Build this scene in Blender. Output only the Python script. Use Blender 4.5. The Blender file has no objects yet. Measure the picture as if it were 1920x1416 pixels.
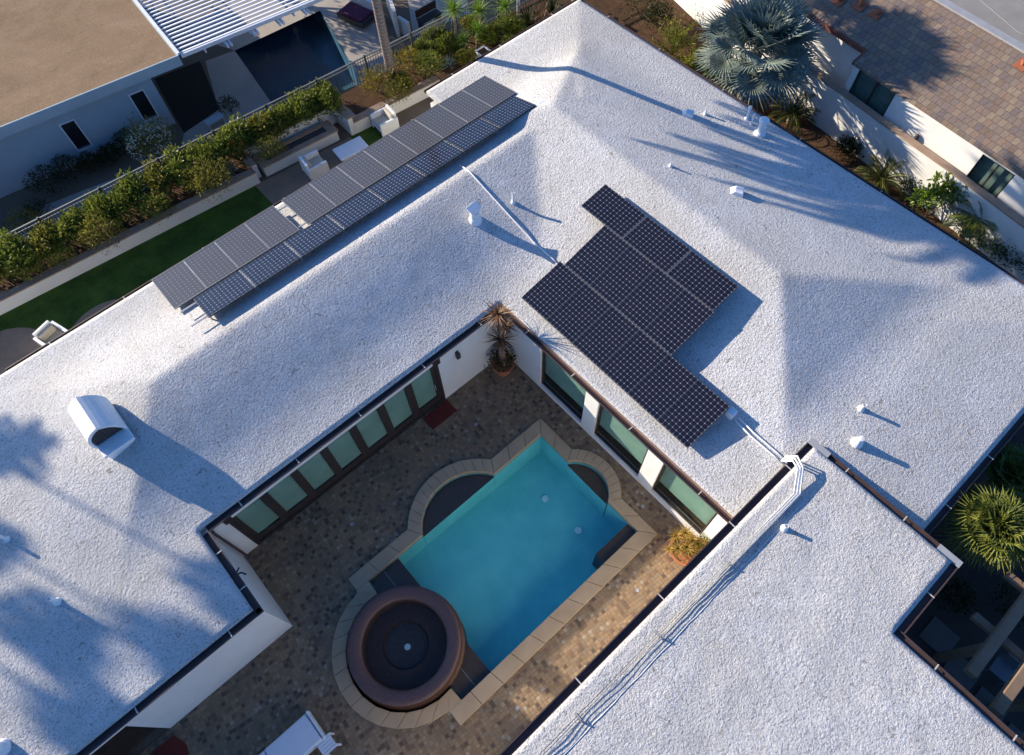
import bpy, math, random
from mathutils import Vector, Matrix, noise, geometry
R = random.Random(7)
PI = math.pi
sc = bpy.context.scene
COL = sc.collection
# ------------------------------------------------------------------ camera
CAMH = 19.6
CR = Matrix(((0.7452, 0.5957, -0.2999), (-0.6665, 0.6508, -0.3635), (-0.0214, 0.4708, 0.8820)))
FPX = 1291.5
cam = bpy.data.cameras.new('camera')
cam.sensor_width = 36.0
cam.lens = 36.0 * FPX / 1920.0
cam.clip_end = 2000
co = bpy.data.objects.new('camera', cam)
COL.objects.link(co)
mw = CR.to_4x4()
mw.translation = Vector((0, 0, CAMH))
co.matrix_world = mw
sc.camera = co

def ray(px, py):
    return CR @ Vector((px - 960.0, 708.0 - py, -FPX))
def at(px, py, z=0.0):          # the point at height z seen at a pixel of the photograph
    d = ray(px, py)
    t = (z - CAMH) / d.z
    return Vector((d.x * t, d.y * t, z))
def on_y(px, py, Y):
    d = ray(px, py); t = Y / d.y
    return Vector((d.x * t, Y, CAMH + d.z * t))
def on_x(px, py, X):
    d = ray(px, py); t = X / d.x
    return Vector((X, d.y * t, CAMH + d.z * t))

# ------------------------------------------------------------------ materials
def S(r, g, b):
    f = lambda c: (c / 255 / 12.92) if c <= 10 else ((c / 255 + .055) / 1.055) ** 2.4
    return (f(r), f(g), f(b), 1)
def L(r, g, b): return (r, g, b, 1)
class NT:
    def __init__(s, name):
        s.m = bpy.data.materials.new(name); s.m.use_nodes = True
        s.t = s.m.node_tree; s.t.nodes.clear()
        s.out = s.n('ShaderNodeOutputMaterial')
    def n(s, typ, **kw):
        x = s.t.nodes.new(typ)
        for k, v in kw.items():
            if k in ('ins',):
                for a, b in v.items():
                    if isinstance(b, bpy.types.NodeSocket): s.t.links.new(b, x.inputs[a])
                    else: x.inputs[a].default_value = b
            else: setattr(x, k, v)
        return x
    def l(s, a, b): s.t.links.new(a, b)
    def math(s, op, a, b=None):
        x = s.n('ShaderNodeMath', operation=op)
        for i, v in enumerate((a, b)):
            if v is None: continue
            if isinstance(v, bpy.types.NodeSocket): s.l(v, x.inputs[i])
            else: x.inputs[i].default_value = v
        return x.outputs[0]
    def coord(s, kind='Object'):
        return s.n('ShaderNodeTexCoord').outputs[kind]
    def noise(s, vec, scale, detail=4, rough=.55, dist=0):
        x = s.n('ShaderNodeTexNoise', ins={'Scale': scale, 'Detail': detail, 'Roughness': rough, 'Distortion': dist})
        if vec is not None: s.l(vec, x.inputs['Vector'])
        return x.outputs['Fac']
    def ramp(s, fac, stops, interp='LINEAR'):
        x = s.n('ShaderNodeValToRGB'); x.color_ramp.interpolation = interp
        e = x.color_ramp.elements
        while len(e) < len(stops): e.new(.5)
        for i, (p, c) in enumerate(stops):
            e[i].position = p; e[i].color = c if len(c) == 4 else (*c, 1)
        s.l(fac, x.inputs[0]); return x.outputs[0]
    def mix(s, fac, a, b, typ='MIX'):
        x = s.n('ShaderNodeMix', data_type='RGBA', blend_type=typ)
        for i, v in ((0, fac), (6, a), (7, b)):
            if isinstance(v, bpy.types.NodeSocket): s.l(v, x.inputs[i])
            else: x.inputs[i].default_value = v
        return x.outputs[2]
    def bump(s, h, strength=.3, dist=.02, normal=None):
        x = s.n('ShaderNodeBump', ins={'Strength': strength, 'Distance': dist})
        s.l(h, x.inputs['Height'])
        if normal is not None: s.l(normal, x.inputs['Normal'])
        return x.outputs[0]
    def pr(s, col, rough=.6, metal=0, spec=.3, normal=None, **kw):
        x = s.n('ShaderNodeBsdfPrincipled')
        for k, v in (('Base Color', col), ('Roughness', rough), ('Metallic', metal), ('Specular IOR Level', spec)):
            if isinstance(v, bpy.types.NodeSocket): s.l(v, x.inputs[k])
            else: x.inputs[k].default_value = v
        if normal is not None: s.l(normal, x.inputs['Normal'])
        for k, v in kw.items(): x.inputs[k].default_value = v
        return x.outputs[0]
    def done(s, sh):
        s.l(sh, s.out.inputs[0]); return s.m

def simple(name, c1, c2=None, scale=4, rough=.6, bump=0, bscale=60, metal=0, spec=.3, bd=.01):
    t = NT(name); v = t.coord()
    if c2 is None: c2 = tuple(x * .8 for x in c1[:3]) + (1,)
    f = t.noise(v, scale, 6, .6)
    f = t.ramp(f, [(.3, c1), (.7, c2)])
    nrm = t.bump(t.noise(v, bscale, 4), bump, bd) if bump else None
    return t.done(t.pr(f, rough, metal, spec, nrm))

def mat_foam():
    t = NT('white_sprayed_foam_roof'); v = t.coord()
    a = t.noise(v, .55, 5, .6); b = t.noise(v, 3.2, 5, .65); g = t.noise(v, 21, 3, .6); d = t.noise(v, 1.1, 6, .72)
    c = t.ramp(a, [(.32, L(.60, .59, .58)), (.6, L(.66, .66, .66))])
    st = t.ramp(b, [(.46, (0, 0, 0, 1)), (.72, (1, 1, 1, 1))])
    c = t.mix(t.math('MULTIPLY', st, .38), c, L(.46, .45, .43))
    st2 = t.ramp(d, [(.58, (0, 0, 0, 1)), (.75, (1, 1, 1, 1))])
    c = t.mix(t.math('MULTIPLY', st2, .48), c, L(.44, .40, .33))
    gr = t.ramp(g, [(.34, (.36, .36, .40, 1)), (.50, (1, 1, 1, 1))])
    c = t.mix(.70, c, gr, 'MULTIPLY')
    wv = t.ramp(t.noise(v, .35, 7, .72, .8), [(.40, (1, 1, 1, 1)), (.62, (0, 0, 0, 1))])
    c = t.mix(t.math('MULTIPLY', wv, .36), c, L(.43, .41, .36))
    sp = t.ramp(t.noise(v, 5.5, 2, .5, 1.5), [(.665, (0, 0, 0, 1)), (.71, (1, 1, 1, 1))])
    c = t.mix(t.math('MULTIPLY', sp, .6), c, L(.2, .17, .14))
    h1 = t.noise(v, 13, 7, .72); vo = t.n('ShaderNodeTexVoronoi', ins={'Scale': 19.0, 'Randomness': 1.0}); t.l(v, vo.inputs['Vector'])
    h = t.math('ADD', h1, t.math('MULTIPLY', vo.outputs['Distance'], .18))
    h = t.math('ADD', h, t.math('MULTIPLY', t.noise(v, 34, 3, .6), .30))
    n = t.bump(h, .92, .05)
    return t.done(t.pr(c, .9, 0, .12, n))

def mat_cells(name, refl_rough, lw=.32, grey_mix=0.0):
    t = NT(name); v = t.coord()
    sx = t.n('ShaderNodeSeparateXYZ'); t.l(v, sx.inputs[0])
    P = .1265
    fx = t.math('ABSOLUTE', t.math('SUBTRACT', t.math('FRACT', t.math('DIVIDE', t.math('ADD', sx.outputs[0], 10 * P), P)), .5))
    fy = t.math('ABSOLUTE', t.math('SUBTRACT', t.math('FRACT', t.math('DIVIDE', t.math('ADD', sx.outputs[1], 10 * P), P)), .5))
    ln = t.math('GREATER_THAN', t.math('MAXIMUM', fx, fy), .478)
    di = t.math('GREATER_THAN', t.math('ADD', fx, fy), .865)
    m = t.math('MAXIMUM', t.math('MULTIPLY', ln, lw), di)
    f = t.noise(v, 2.0, 3)
    c = t.ramp(f, [(.3, L(.007, .009, .020)), (.7, L(.013, .012, .022))])
    c = t.mix(m, c, L(.34, .355, .39))
    c = t.mix(grey_mix, c, L(.14, .135, .13))  # even grey mixed over the whole cell sheet
    nb = t.bump(t.noise(v, 1.3, 2), .04, .02)
    return t.done(t.pr(c, refl_rough, 0, .45, nb))

def mat_cobble():
    t = NT('tumbled_stone_cobbles'); v = t.coord()
    mp = t.n('ShaderNodeMapping', ins={'Rotation': (0, 0, .12)}); t.l(v, mp.inputs[0])
    wob = t.n('ShaderNodeTexNoise', ins={'Scale': 2.2, 'Detail': 2.0}); t.l(v, wob.inputs[0])
    w2 = t.n('ShaderNodeVectorMath', operation='MULTIPLY_ADD', ins={1: (.05, .05, 0)}); t.l(wob.outputs['Color'], w2.inputs[0]); t.l(mp.outputs[0], w2.inputs[2])
    vo = t.n('ShaderNodeTexVoronoi', distance='CHEBYCHEV', ins={'Scale': 9.6, 'Randomness': .28}); t.l(w2.outputs[0], vo.inputs['Vector'])
    ve = t.n('ShaderNodeTexVoronoi', distance='CHEBYCHEV', feature='F2', ins={'Scale': 9.6, 'Randomness': .28}); t.l(w2.outputs[0], ve.inputs['Vector'])
    edge = t.math('SUBTRACT', ve.outputs['Distance'], vo.outputs['Distance'])
    s = t.n('ShaderNodeSeparateColor'); t.l(vo.outputs['Color'], s.inputs[0])
    c = t.ramp(s.outputs[0], [(0, L(.12, .085, .06)), (.05, L(.17, .115, .075)), (.12, L(.25, .17, .10)), (.40, L(.295, .205, .12)), (.68, L(.26, .195, .13)), (.82, L(.33, .24, .145)), (.90, L(.21, .13, .085)), (.965, L(.36, .30, .22))], 'CONSTANT')
    big = t.ramp(t.noise(v, .9, 4), [(.35, L(.75, .75, .78)), (.65, L(1.1, 1.05, 1.0))])
    c = t.mix(1, c, big, 'MULTIPLY')
    fine = t.ramp(t.noise(v, 30, 4), [(.3, L(.7, .7, .7)), (.7, L(1.15, 1.15, 1.15))])
    c = t.mix(.7, c, fine, 'MULTIPLY')
    j = t.ramp(edge, [(.02, (1, 1, 1, 1)), (.14, (0, 0, 0, 1))])
    c = t.mix(t.math('MULTIPLY', j, .75), c, L(.15, .115, .08))
    h = t.ramp(edge, [(0, (0, 0, 0, 1)), (.25, (1, 1, 1, 1))])
    n = t.bump(t.math('ADD', h, t.math('MULTIPLY', t.noise(v, 40, 3), .3)), .55, .012)
    return t.done(t.pr(c, .7, 0, .3, n))

def mat_tiles():
    t = NT('flat_concrete_roof_tiles'); v = t.coord()
    mp = t.n('ShaderNodeMapping', ins={'Rotation': (0, 0, PI / 2 + .09)}); t.l(v, mp.inputs[0])
    b = t.n('ShaderNodeTexBrick', offset=.5, ins={'Color1': L(0, 0, 0), 'Color2': L(1, 1, 1), 'Mortar': L(.5, .5, .5), 'Scale': 1.0, 'Mortar Size': .007, 'Mortar Smooth': .1, 'Brick Width': .215, 'Row Height': .26})
    t.l(mp.outputs[0], b.inputs[0])
    c = t.ramp(b.outputs['Color'], [(0, L(.18, .125, .095)), (.15, L(.22, .165, .12)), (.38, L(.155, .125, .12)), (.55, L(.26, .20, .14)), (.75, L(.185, .145, .125)), (.9, L(.23, .16, .12))])
    fine = t.ramp(t.noise(v, 14, 5, .65), [(.3, L(.75, .75, .75)), (.7, L(1.2, 1.2, 1.2))])
    c = t.mix(.8, c, fine, 'MULTIPLY')
    c = t.mix(t.math('MULTIPLY', b.outputs['Fac'], .85), c, L(.05, .04, .04))
    n = t.bump(t.math('SUBTRACT', t.noise(v, 20, 3), t.math('MULTIPLY', b.outputs['Fac'], 2)), .5, .012)
    return t.done(t.pr(c, .8, 0, .2, n))

def mat_leaf(name, dark, mid, light, scale=2.5, trans=.3):
    t = NT(name); v = t.coord()
    f = t.noise(v, scale, 5, .7)
    c = t.ramp(f, [(.30, dark), (.5, mid), (.68, light)])
    f2 = t.ramp(t.noise(v, scale * 9, 2), [(.35, L(.65, .65, .65)), (.65, L(1.3, 1.25, 1.1))])
    c = t.mix(.8, c, f2, 'MULTIPLY')
    p = t.pr(c, .5, 0, .3)
    tr = t.n('ShaderNodeBsdfTranslucent'); t.l(c, tr.inputs[0])
    mx = t.n('ShaderNodeMixShader', ins={0: trans}); t.l(p, mx.inputs[1]); t.l(tr.outputs[0], mx.inputs[2])
    return t.done(mx.outputs[0])

def mat_glass(name, tint, bumpy=0):
    t = NT(name)
    tr = t.n('ShaderNodeBsdfTransparent'); tr.inputs[0].default_value = tint
    gl = t.n('ShaderNodeBsdfGlossy', ins={'Roughness': .03}); gl.inputs[0].default_value = L(.9, .95, .95)
    fr = t.n('ShaderNodeFresnel', ins={0: 1.33}); ge = t.n('ShaderNodeNewGeometry')
    if bumpy:
        v = t.coord(); n = t.bump(t.noise(v, 3.5, 3, .5, .5), bumpy, .05); t.l(n, gl.inputs['Normal']); t.l(n, fr.inputs['Normal'])
    mx = t.n('ShaderNodeMixShader'); t.l(t.math('MULTIPLY', fr.outputs[0], t.math('SUBTRACT', 1.0, ge.outputs['Backfacing'])), mx.inputs[0]); t.l(tr.outputs[0], mx.inputs[1]); t.l(gl.outputs[0], mx.inputs[2])
    return t.done(mx.outputs[0])

def mat_grass():
    t = NT('mown_lawn'); v = t.coord()
    c = t.ramp(t.noise(v, 1.2, 6, .7), [(.3, L(.03, .062, .012)), (.7, L(.085, .15, .028))])
    f2 = t.ramp(t.noise(v, 45, 3), [(.3, L(.5, .5, .5)), (.7, L(1.4, 1.4, 1.2))])
    c = t.mix(1, c, f2, 'MULTIPLY')
    return t.done(t.pr(c, .9, 0, .1, t.bump(t.noise(v, 60, 3), .8, .03)))

def mat_plaster():
    t = NT('pool_plaster'); v = t.coord()
    c = t.ramp(t.noise(v, 1.6, 5), [(.3, L(.14, .56, .58)), (.7, L(.20, .66, .66))])
    vo = t.n('ShaderNodeTexVoronoi', feature='DISTANCE_TO_EDGE', ins={'Scale': 5.5}); 
    w = t.n('ShaderNodeTexNoise', ins={'Scale': 3.0}); t.l(v, w.inputs[0])
    va = t.n('ShaderNodeVectorMath', operation='MULTIPLY_ADD', ins={1: (.5, .5, .5)}); t.l(w.outputs['Color'], va.inputs[0]); t.l(v, va.inputs[2])
    t.l(va.outputs[0], vo.inputs['Vector'])
    c = t.mix(.25, c, t.ramp(t.noise(v, 60, 2), [(.3, L(.7, .7, .7)), (.7, L(1.2, 1.2, 1.2))]), 'MULTIPLY')
    return t.done(t.pr(c, .6, 0, .2))

def mat_bark(name, a, b):
    t = NT(name); v = t.coord()
    w = t.n('ShaderNodeTexWave', wave_type='BANDS', bands_direction='Z', ins={'Scale': 2.2, 'Distortion': 1.5, 'Detail': 3.0}); t.l(v, w.inputs[0])
    c = t.mix(w.outputs['Fac'], a, b)
    c = t.mix(.8, c, t.ramp(t.noise(v, 12, 5, .7), [(.3, L(.55, .55, .55)), (.7, L(1.3, 1.3, 1.3))]), 'MULTIPLY')
    return t.done(t.pr(c, .9, 0, .1, t.bump(w.outputs['Fac'], .5, .02)))

m_foam = mat_foam()
m_stucco = simple('white_stucco', L(.74, .73, .69), L(.66, .65, .61), 1.3, .85, .25, 90, 0, .15)
m_stucco_n = simple('pale_grey_blue_stucco', L(.40, .50, .54), L(.34, .43, .47), 1.0, .85, .25, 90, 0, .15)
m_white = simple('white_painted_metal', L(.80, .81, .82), L(.72, .73, .74), 5, .45, .05, 60)
m_gutter = simple('dark_brown_painted_metal', L(.085, .055, .052), L(.06, .042, .042), 3, .5, .05, 40)
m_strap = simple('pale_metal_strap', L(.55, .52, .48), L(.45, .42, .38), 20, .5)
m_frame = simple('dark_brown_timber_frame', L(.035, .027, .025), L(.05, .038, .034), 6, .45, .1, 50)
m_glass = mat_glass('window_glass', L(.90, .97, .94))
m_blind = simple('pale_green_blind', L(.29, .37, .33), L(.20, .275, .245), .9, .9)
m_floor = simple('dark_interior_floor', L(.10, .065, .045), L(.06, .04, .03), 3, .5)
m_cell_a = mat_cells('solar_cells', .16)
m_cell_b = mat_cells('greyer_solar_cells', .25, .10, .42)  # greyer cells with fainter grid lines, for the eave row
m_pframe = simple('anodised_panel_frame', L(.085, .09, .10), L(.06, .065, .075), 8, .4, 0, 60, .6)
m_rail = simple('aluminium_rail', L(.42, .43, .45), L(.34, .34, .36), 8, .4, 0, 60, .3)
m_cobble = mat_cobble()
m_coping = simple('sandstone_coping', L(.50, .36, .225), L(.41, .295, .18), 1.6, .75, .2, 50, 0, .2)
m_darktile = simple('dark_brown_pool_tile', L(.085, .040, .026), L(.11, .052, .033), 9, .4, .2, 40)
m_tileline = simple('pale_tile_edge', L(.35, .35, .33), L(.25, .25, .25), 9, .5)
m_plaster = mat_plaster()
m_water = mat_glass('pool_water_surface', L(.80, .97, .98), .9)
m_spa_rim = simple('red_brown_granite', L(.165, .09, .078), L(.07, .044, .042), 34, .5, .25, 45, 0, .35)
m_spa_in = simple('dark_spa_tile', L(.055, .036, .032), L(.085, .05, .042), 12, .5)
m_water_still = mat_glass('still_pool_water', L(.80, .97, .98), .15)
m_spa_water = mat_glass('spa_water_surface', L(.75, .8, .82), .2)
m_terra = simple('terracotta_clay', L(.42, .15, .07), L(.33, .12, .06), 6, .8, .1, 40)
m_mat = simple('red_brown_coir_mat', L(.17, .030, .018), L(.12, .022, .015), 12, .95, .3, 120)
m_tile = mat_tiles()
m_grass = mat_grass()
m_soil = simple('brown_garden_soil', L(.12, .065, .035), L(.07, .042, .025), 3, .95, .8, 18, 0, .1, .04)
m_ground = simple('dry_ground', L(.20, .16, .12), L(.13, .11, .08), .6, .95, .5, 10, 0, .1, .03)
m_conc = simple('pale_concrete', L(.42, .38, .33), L(.34, .31, .28), .8, .85, .15, 60)
m_flag = simple('tan_flagstone', L(.30, .215, .145), L(.21, .155, .11), 1.8, .8, .3, 14)
m_cap = simple('tan_stone_cap', L(.38, .27, .19), L(.29, .20, .14), 2.5, .8, .3, 20)
def mat_rolled():
    t = NT('tan_rolled_roofing'); v = t.coord()
    c = t.ramp(t.noise(v, .45, 7, .72, .6), [(.3, L(.24, .165, .10)), (.52, L(.31, .21, .13)), (.72, L(.35, .25, .165))])
    c = t.mix(.9, c, t.ramp(t.noise(v, 22, 5, .75), [(.3, L(.6, .6, .62)), (.7, L(1.3, 1.28, 1.2))]), 'MULTIPLY')
    mp = t.n('ShaderNodeMapping', ins={'Rotation': (0, 0, .14)}); t.l(v, mp.inputs[0])
    b = t.n('ShaderNodeTexBrick', offset=.37, ins={'Color1': L(1, 1, 1), 'Color2': L(.86, .86, .84), 'Mortar': L(.6, .58, .55), 'Scale': 1.0, 'Mortar Size': .02, 'Mortar Smooth': 1.0, 'Brick Width': 9.0, 'Row Height': .95})
    t.l(mp.outputs[0], b.inputs[0]); c = t.mix(.55, c, b.outputs['Color'], 'MULTIPLY')
    st = t.ramp(t.noise(v, 1.6, 6, .75, 1.2), [(.60, (0, 0, 0, 1)), (.74, (1, 1, 1, 1))]); c = t.mix(t.math('MULTIPLY', st, .5), c, L(.14, .105, .08))
    return t.done(t.pr(c, .95, 0, .1, t.bump(t.noise(v, 26, 5, .7), .6, .02)))
m_tanroof = mat_rolled()
m_greyroof = simple('grey_gravel_roofing', L(.30, .28, .25), L(.24, .225, .20), 1.4, .95, .5, 30)
m_flash = simple('grey_roof_flashing', L(.36, .37, .38), L(.30, .30, .31), 3, .6)
m_iron = simple('dark_iron_fence', L(.045, .05, .05), L(.06, .065, .06), 8, .5)
m_rust = simple('rust_red_metal', L(.36, .12, .055), L(.28, .09, .05), 5, .7)
m_timber = simple('weathered_timber', L(.24, .165, .11), L(.18, .125, .085), 3, .85, .3, 25)
m_dkpool = simple('dark_blue_pool_lining', L(.045, .095, .155), L(.058, .112, .175), 1, .5)
m_cush = simple('white_cushion_fabric', L(.74, .74, .74), L(.68, .68, .69), 3, .9, .1, 80)
m_beige = simple('beige_cushion_fabric', L(.52, .47, .37), L(.46, .41, .33), 3, .9)
m_plum = simple('plum_cushion_fabric', L(.12, .03, .07), L(.10, .025, .06), 3, .9)
m_grille = simple('dark_grille', L(.05, .045, .045), L(.08, .07, .07), 8, .6)
m_bark = mat_bark('ringed_palm_bark', L(.20, .155, .125), L(.29, .23, .185))
m_fibre = mat_bark('fibrous_trunk', L(.30, .24, .17), L(.20, .15, .10))
m_stem = simple('woody_stem', L(.12, .08, .05), L(.09, .06, .04), 9, .9)
m_hedge = mat_leaf('hedge_leaves', L(.06, .10, .018), L(.155, .195, .03), L(.33, .33, .055), 3)
m_hedge2 = mat_leaf('olive_green_leaves', L(.08, .095, .02), L(.20, .20, .036), L(.37, .32, .065), 3)
m_dkleaf = mat_leaf('dark_green_leaves', L(.015, .026, .01), L(.03, .045, .014), L(.05, .07, .02), 3)
m_lime = mat_leaf('yellow_green_leaves', L(.12, .15, .02), L(.24, .26, .035), L(.38, .36, .06), 3)
m_gold = mat_leaf('golden_leaves', L(.12, .11, .02), L(.26, .21, .03), L(.42, .33, .05), 3)
m_yucca = mat_leaf('bright_green_blades', L(.08, .16, .02), L(.16, .27, .03), L(.26, .36, .06), 2)
m_silver = mat_leaf('silver_blue_fronds', L(.09, .13, .12), L(.17, .22, .20), L(.30, .35, .32), 1.2, .15)
m_agave = mat_leaf('blue_grey_blades', L(.13, .19, .19), L(.22, .29, .28), L(.32, .38, .36), 2, .1)
m_frond = mat_leaf('green_fronds', L(.035, .06, .012), L(.09, .13, .025), L(.20, .23, .05), 1.5)
m_fanlit = mat_leaf('yellow_green_fan_fronds', L(.065, .09, .014), L(.14, .165, .026), L(.28, .28, .055), 1.5)
m_cycad = mat_leaf('dark_cycad_fronds', L(.014, .022, .008), L(.035, .05, .013), L(.10, .11, .03), 1.5)
m_aloe = mat_leaf('orange_tinged_blades', L(.17, .13, .03), L(.33, .22, .05), L(.45, .28, .07), 5, .2)
m_dry = mat_leaf('dry_brown_blades', L(.10, .045, .025), L(.22, .12, .07), L(.36, .24, .14), 6, .2)
m_flower = simple('white_blossom', L(.75, .73, .62), L(.6, .55, .42), 8, .8)
m_orange = simple('orange_blossom', L(.75, .22, .03), L(.6, .15, .02), 8, .7)
m_rubber = simple('black_rubber', L(.02, .02, .02), L(.03, .03, .03), 8, .7)
m_drain = simple('pale_drain_cover', L(.62, .78, .82), L(.5, .7, .76), 8, .5)

# ------------------------------------------------------------------ mesh helpers
WL = {}
def wl(o): return WL.get(o.name, Vector((0, 0, 0)))
def tag(o, label=None, cat=None, group=None, kind=None):
    if label: o['label'] = label
    if cat: o['category'] = cat
    if group: o['group'] = group
    if kind: o['kind'] = kind
    return o
def thing(name, label, cat, loc=(0, 0, 0), group=None):
    o = bpy.data.objects.new(name, None); COL.objects.link(o)
    o.empty_display_size = .2
    o.location = loc; WL[o.name] = Vector(loc)
    return tag(o, label, cat, group)
class MB:
    def __init__(s): s.v = []; s.f = []
    def add(s, vs, fs):
        k = len(s.v); s.v += [Vector(x) for x in vs]; s.f += [tuple(i + k for i in f) for f in fs]; return s
    def box(s, x0, x1, y0, y1, z0, z1):
        return s.add([(x0, y0, z0), (x1, y0, z0), (x1, y1, z0), (x0, y1, z0), (x0, y0, z1), (x1, y0, z1), (x1, y1, z1), (x0, y1, z1)],
                     [(0, 3, 2, 1), (4, 5, 6, 7), (0, 1, 5, 4), (1, 2, 6, 5), (2, 3, 7, 6), (3, 0, 4, 7)])
    def obox(s, c, u, v, w):      # centre and three half-axis vectors
        c, u, v, w = Vector(c), Vector(u), Vector(v), Vector(w)
        p = [c + a * u + b * v + d * w for d in (-1, 1) for a, b in ((-1, -1), (1, -1), (1, 1), (-1, 1))]
        return s.add(p, [(0, 3, 2, 1), (4, 5, 6, 7), (0, 1, 5, 4), (1, 2, 6, 5), (2, 3, 7, 6), (3, 0, 4, 7)])
    def bar(s, a, b, w, h, up=(0, 0, 1)):
        a, b = Vector(a), Vector(b); d = b - a; u = d / 2
        side = d.cross(Vector(up)).normalized() * w / 2
        top = side.cross(d).normalized() * h / 2
        return s.obox((a + b) / 2, u, side, top)
    def prism(s, poly, z0, z1):
        n = len(poly)
        vs = [(p[0], p[1], z0) for p in poly] + [(p[0], p[1], z1) for p in poly]
        fs = [tuple(reversed(range(n))), tuple(range(n, 2 * n))] + [(i, (i + 1) % n, n + (i + 1) % n, n + i) for i in range(n)]
        return s.add(vs, fs)
    def flat(s, poly, z, holes=()):
        loops = [[Vector((p[0], p[1], 0)) for p in poly]] + [[Vector((p[0], p[1], 0)) for p in h] for h in holes]
        tri = geometry.tessellate_polygon(loops)
        pts = [Vector((p.x, p.y, z)) for l in loops for p in l]
        k = len(s.v); s.v += pts
        for a, b, c in tri:
            n = (pts[b] - pts[a]).cross(pts[c] - pts[a])
            s.f.append((a + k, b + k, c + k) if n.z > 0 else (a + k, c + k, b + k))
        return s
    def tube(s, pts, r, n=8, cap=True):
        pts = [Vector(p) for p in pts]; m = len(pts)
        rr = r if isinstance(r, (list, tuple)) else [r] * m
        k = len(s.v); ref = None
        for i, p in enumerate(pts):
            d = (pts[min(i + 1, m - 1)] - pts[max(i - 1, 0)])
            d = d.normalized() if d.length > 1e-9 else Vector((0, 0, 1))
            if ref is None: ref = Vector((1, 0, 0)) if abs(d.x) < .9 else Vector((0, 1, 0))
            a = d.cross(ref).normalized(); b = a.cross(d).normalized() * -1; ref = ref
            for j in range(n):
                t = 2 * PI * j / n
                s.v.append(p + (a * math.cos(t) + d.cross(a) * math.sin(t)) * rr[i])
        for i in range(m - 1):
            for j in range(n):
                s.f.append((k + i * n + j, k + i * n + (j + 1) % n, k + (i + 1) * n + (j + 1) % n, k + (i + 1) * n + j))
        if cap:
            s.f.append(tuple(k + j for j in reversed(range(n)))); s.f.append(tuple(k + (m - 1) * n + j for j in range(n)))
        return s
    def lathe(s, prof, c=(0, 0, 0), n=24, closed=False, caps=True):
        c = Vector(c); k = len(s.v); m = len(prof)
        for r, z in prof:
            for j in range(n):
                t = 2 * PI * j / n
                s.v.append(c + Vector((r * math.cos(t), r * math.sin(t), z)))
        for i in range(m - 1):
            for j in range(n):
                s.f.append((k + i * n + j, k + i * n + (j + 1) % n, k + (i + 1) * n + (j + 1) % n, k + (i + 1) * n + j))
        if closed: 
            for j in range(n): s.f.append((k + (m - 1) * n + j, k + (m - 1) * n + (j + 1) % n, k + (j + 1) % n, k + j))
        elif caps:
            if prof[0][0] > 1e-4: s.f.append(tuple(k + j for j in reversed(range(n))))
            if prof[-1][0] > 1e-4: s.f.append(tuple(k + (m - 1) * n + j for j in range(n)))
        return s
    def xform(s, M):
        s.v = [M @ v for v in s.v]; return s
    def build(s, name, mat, parent=None, loc=None, smooth=False, bevel=0):
        base = wl(parent) if parent is not None else Vector((0, 0, 0))
        o_w = Vector(loc) if loc is not None else base
        me = bpy.data.meshes.new(name)
        me.from_pydata([v - o_w for v in s.v], [], s.f)
        me.materials.append(mat); me.update()
        o = bpy.data.objects.new(name, me); COL.objects.link(o)
        if parent is not None: o.parent = parent
        o.location = o_w - base; WL[o.name] = o_w
        if smooth:
            for p in me.polygons: p.use_smooth = True
        if bevel:
            b = o.modifiers.new('bevel', 'BEVEL'); b.width = bevel; b.segments = 2; b.limit_method = 'ANGLE'; b.angle_limit = .6
        return o
def copy_tree(o, parent=None, loc=None):
    c = o.copy(); COL.objects.link(c)
    if parent is not None: c.parent = parent
    if loc is not None: c.location = loc
    for ch in list(o.children): copy_tree(ch, c)
    return c
ORD = ['first', 'second', 'third', 'fourth', 'fifth', 'sixth', 'seventh', 'eighth', 'ninth', 'tenth', 'eleventh', 'twelfth', 'thirteenth', 'fourteenth', 'fifteenth', 'sixteenth', 'seventeenth', 'eighteenth', 'nineteenth', 'twentieth', 'twenty-first', 'twenty-second', 'twenty-third', 'twenty-fourth', 'twenty-fifth', 'twenty-sixth', 'twenty-seventh', 'twenty-eighth']

# ------------------------------------------------------------------ plants
def rhomb(mb, p, d, n, l, w, bend=.0):
    d = d.normalized(); sd = d.cross(n)
    sd = sd.normalized() if sd.length > 1e-6 else Vector((1, 0, 0))
    up = sd.cross(d)
    m = p + d * l * .5 + up * bend * l
    t = p + d * l
    k = len(mb.v); mb.v += [p, m + sd * w / 2, t, m - sd * w / 2]; mb.f.append((k, k + 1, k + 2, k + 3))
def rvec(rg):
    while True:
        v = Vector((rg.uniform(-1, 1), rg.uniform(-1, 1), rg.uniform(-1, 1)))
        if .05 < v.length < 1: return v.normalized()
def leafball(mb, rg, c, rx, ry, rz, n, leaf, asp=.45, lump=.35, upb=.3, seed=0):
    c = Vector(c)
    for i in range(n):
        d = rvec(rg)
        if d.z < -.35: d.z = -d.z * .6
        d.normalize()
        r = rg.random() ** .38 * (1 + lump * noise.noise(d * 2.3 + Vector((seed * 3.7, seed, 0))) * 1.6)
        p = c + Vector((d.x * rx * r, d.y * ry * r, d.z * rz * r))
        dd = (d * .7 + rvec(rg) * .8 + Vector((0, 0, upb))).normalized()
        l = leaf * rg.uniform(.6, 1.25)
        rhomb(mb, p, dd, rvec(rg) + d * .8, l, l * asp, rg.uniform(-.1, .12))
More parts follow.
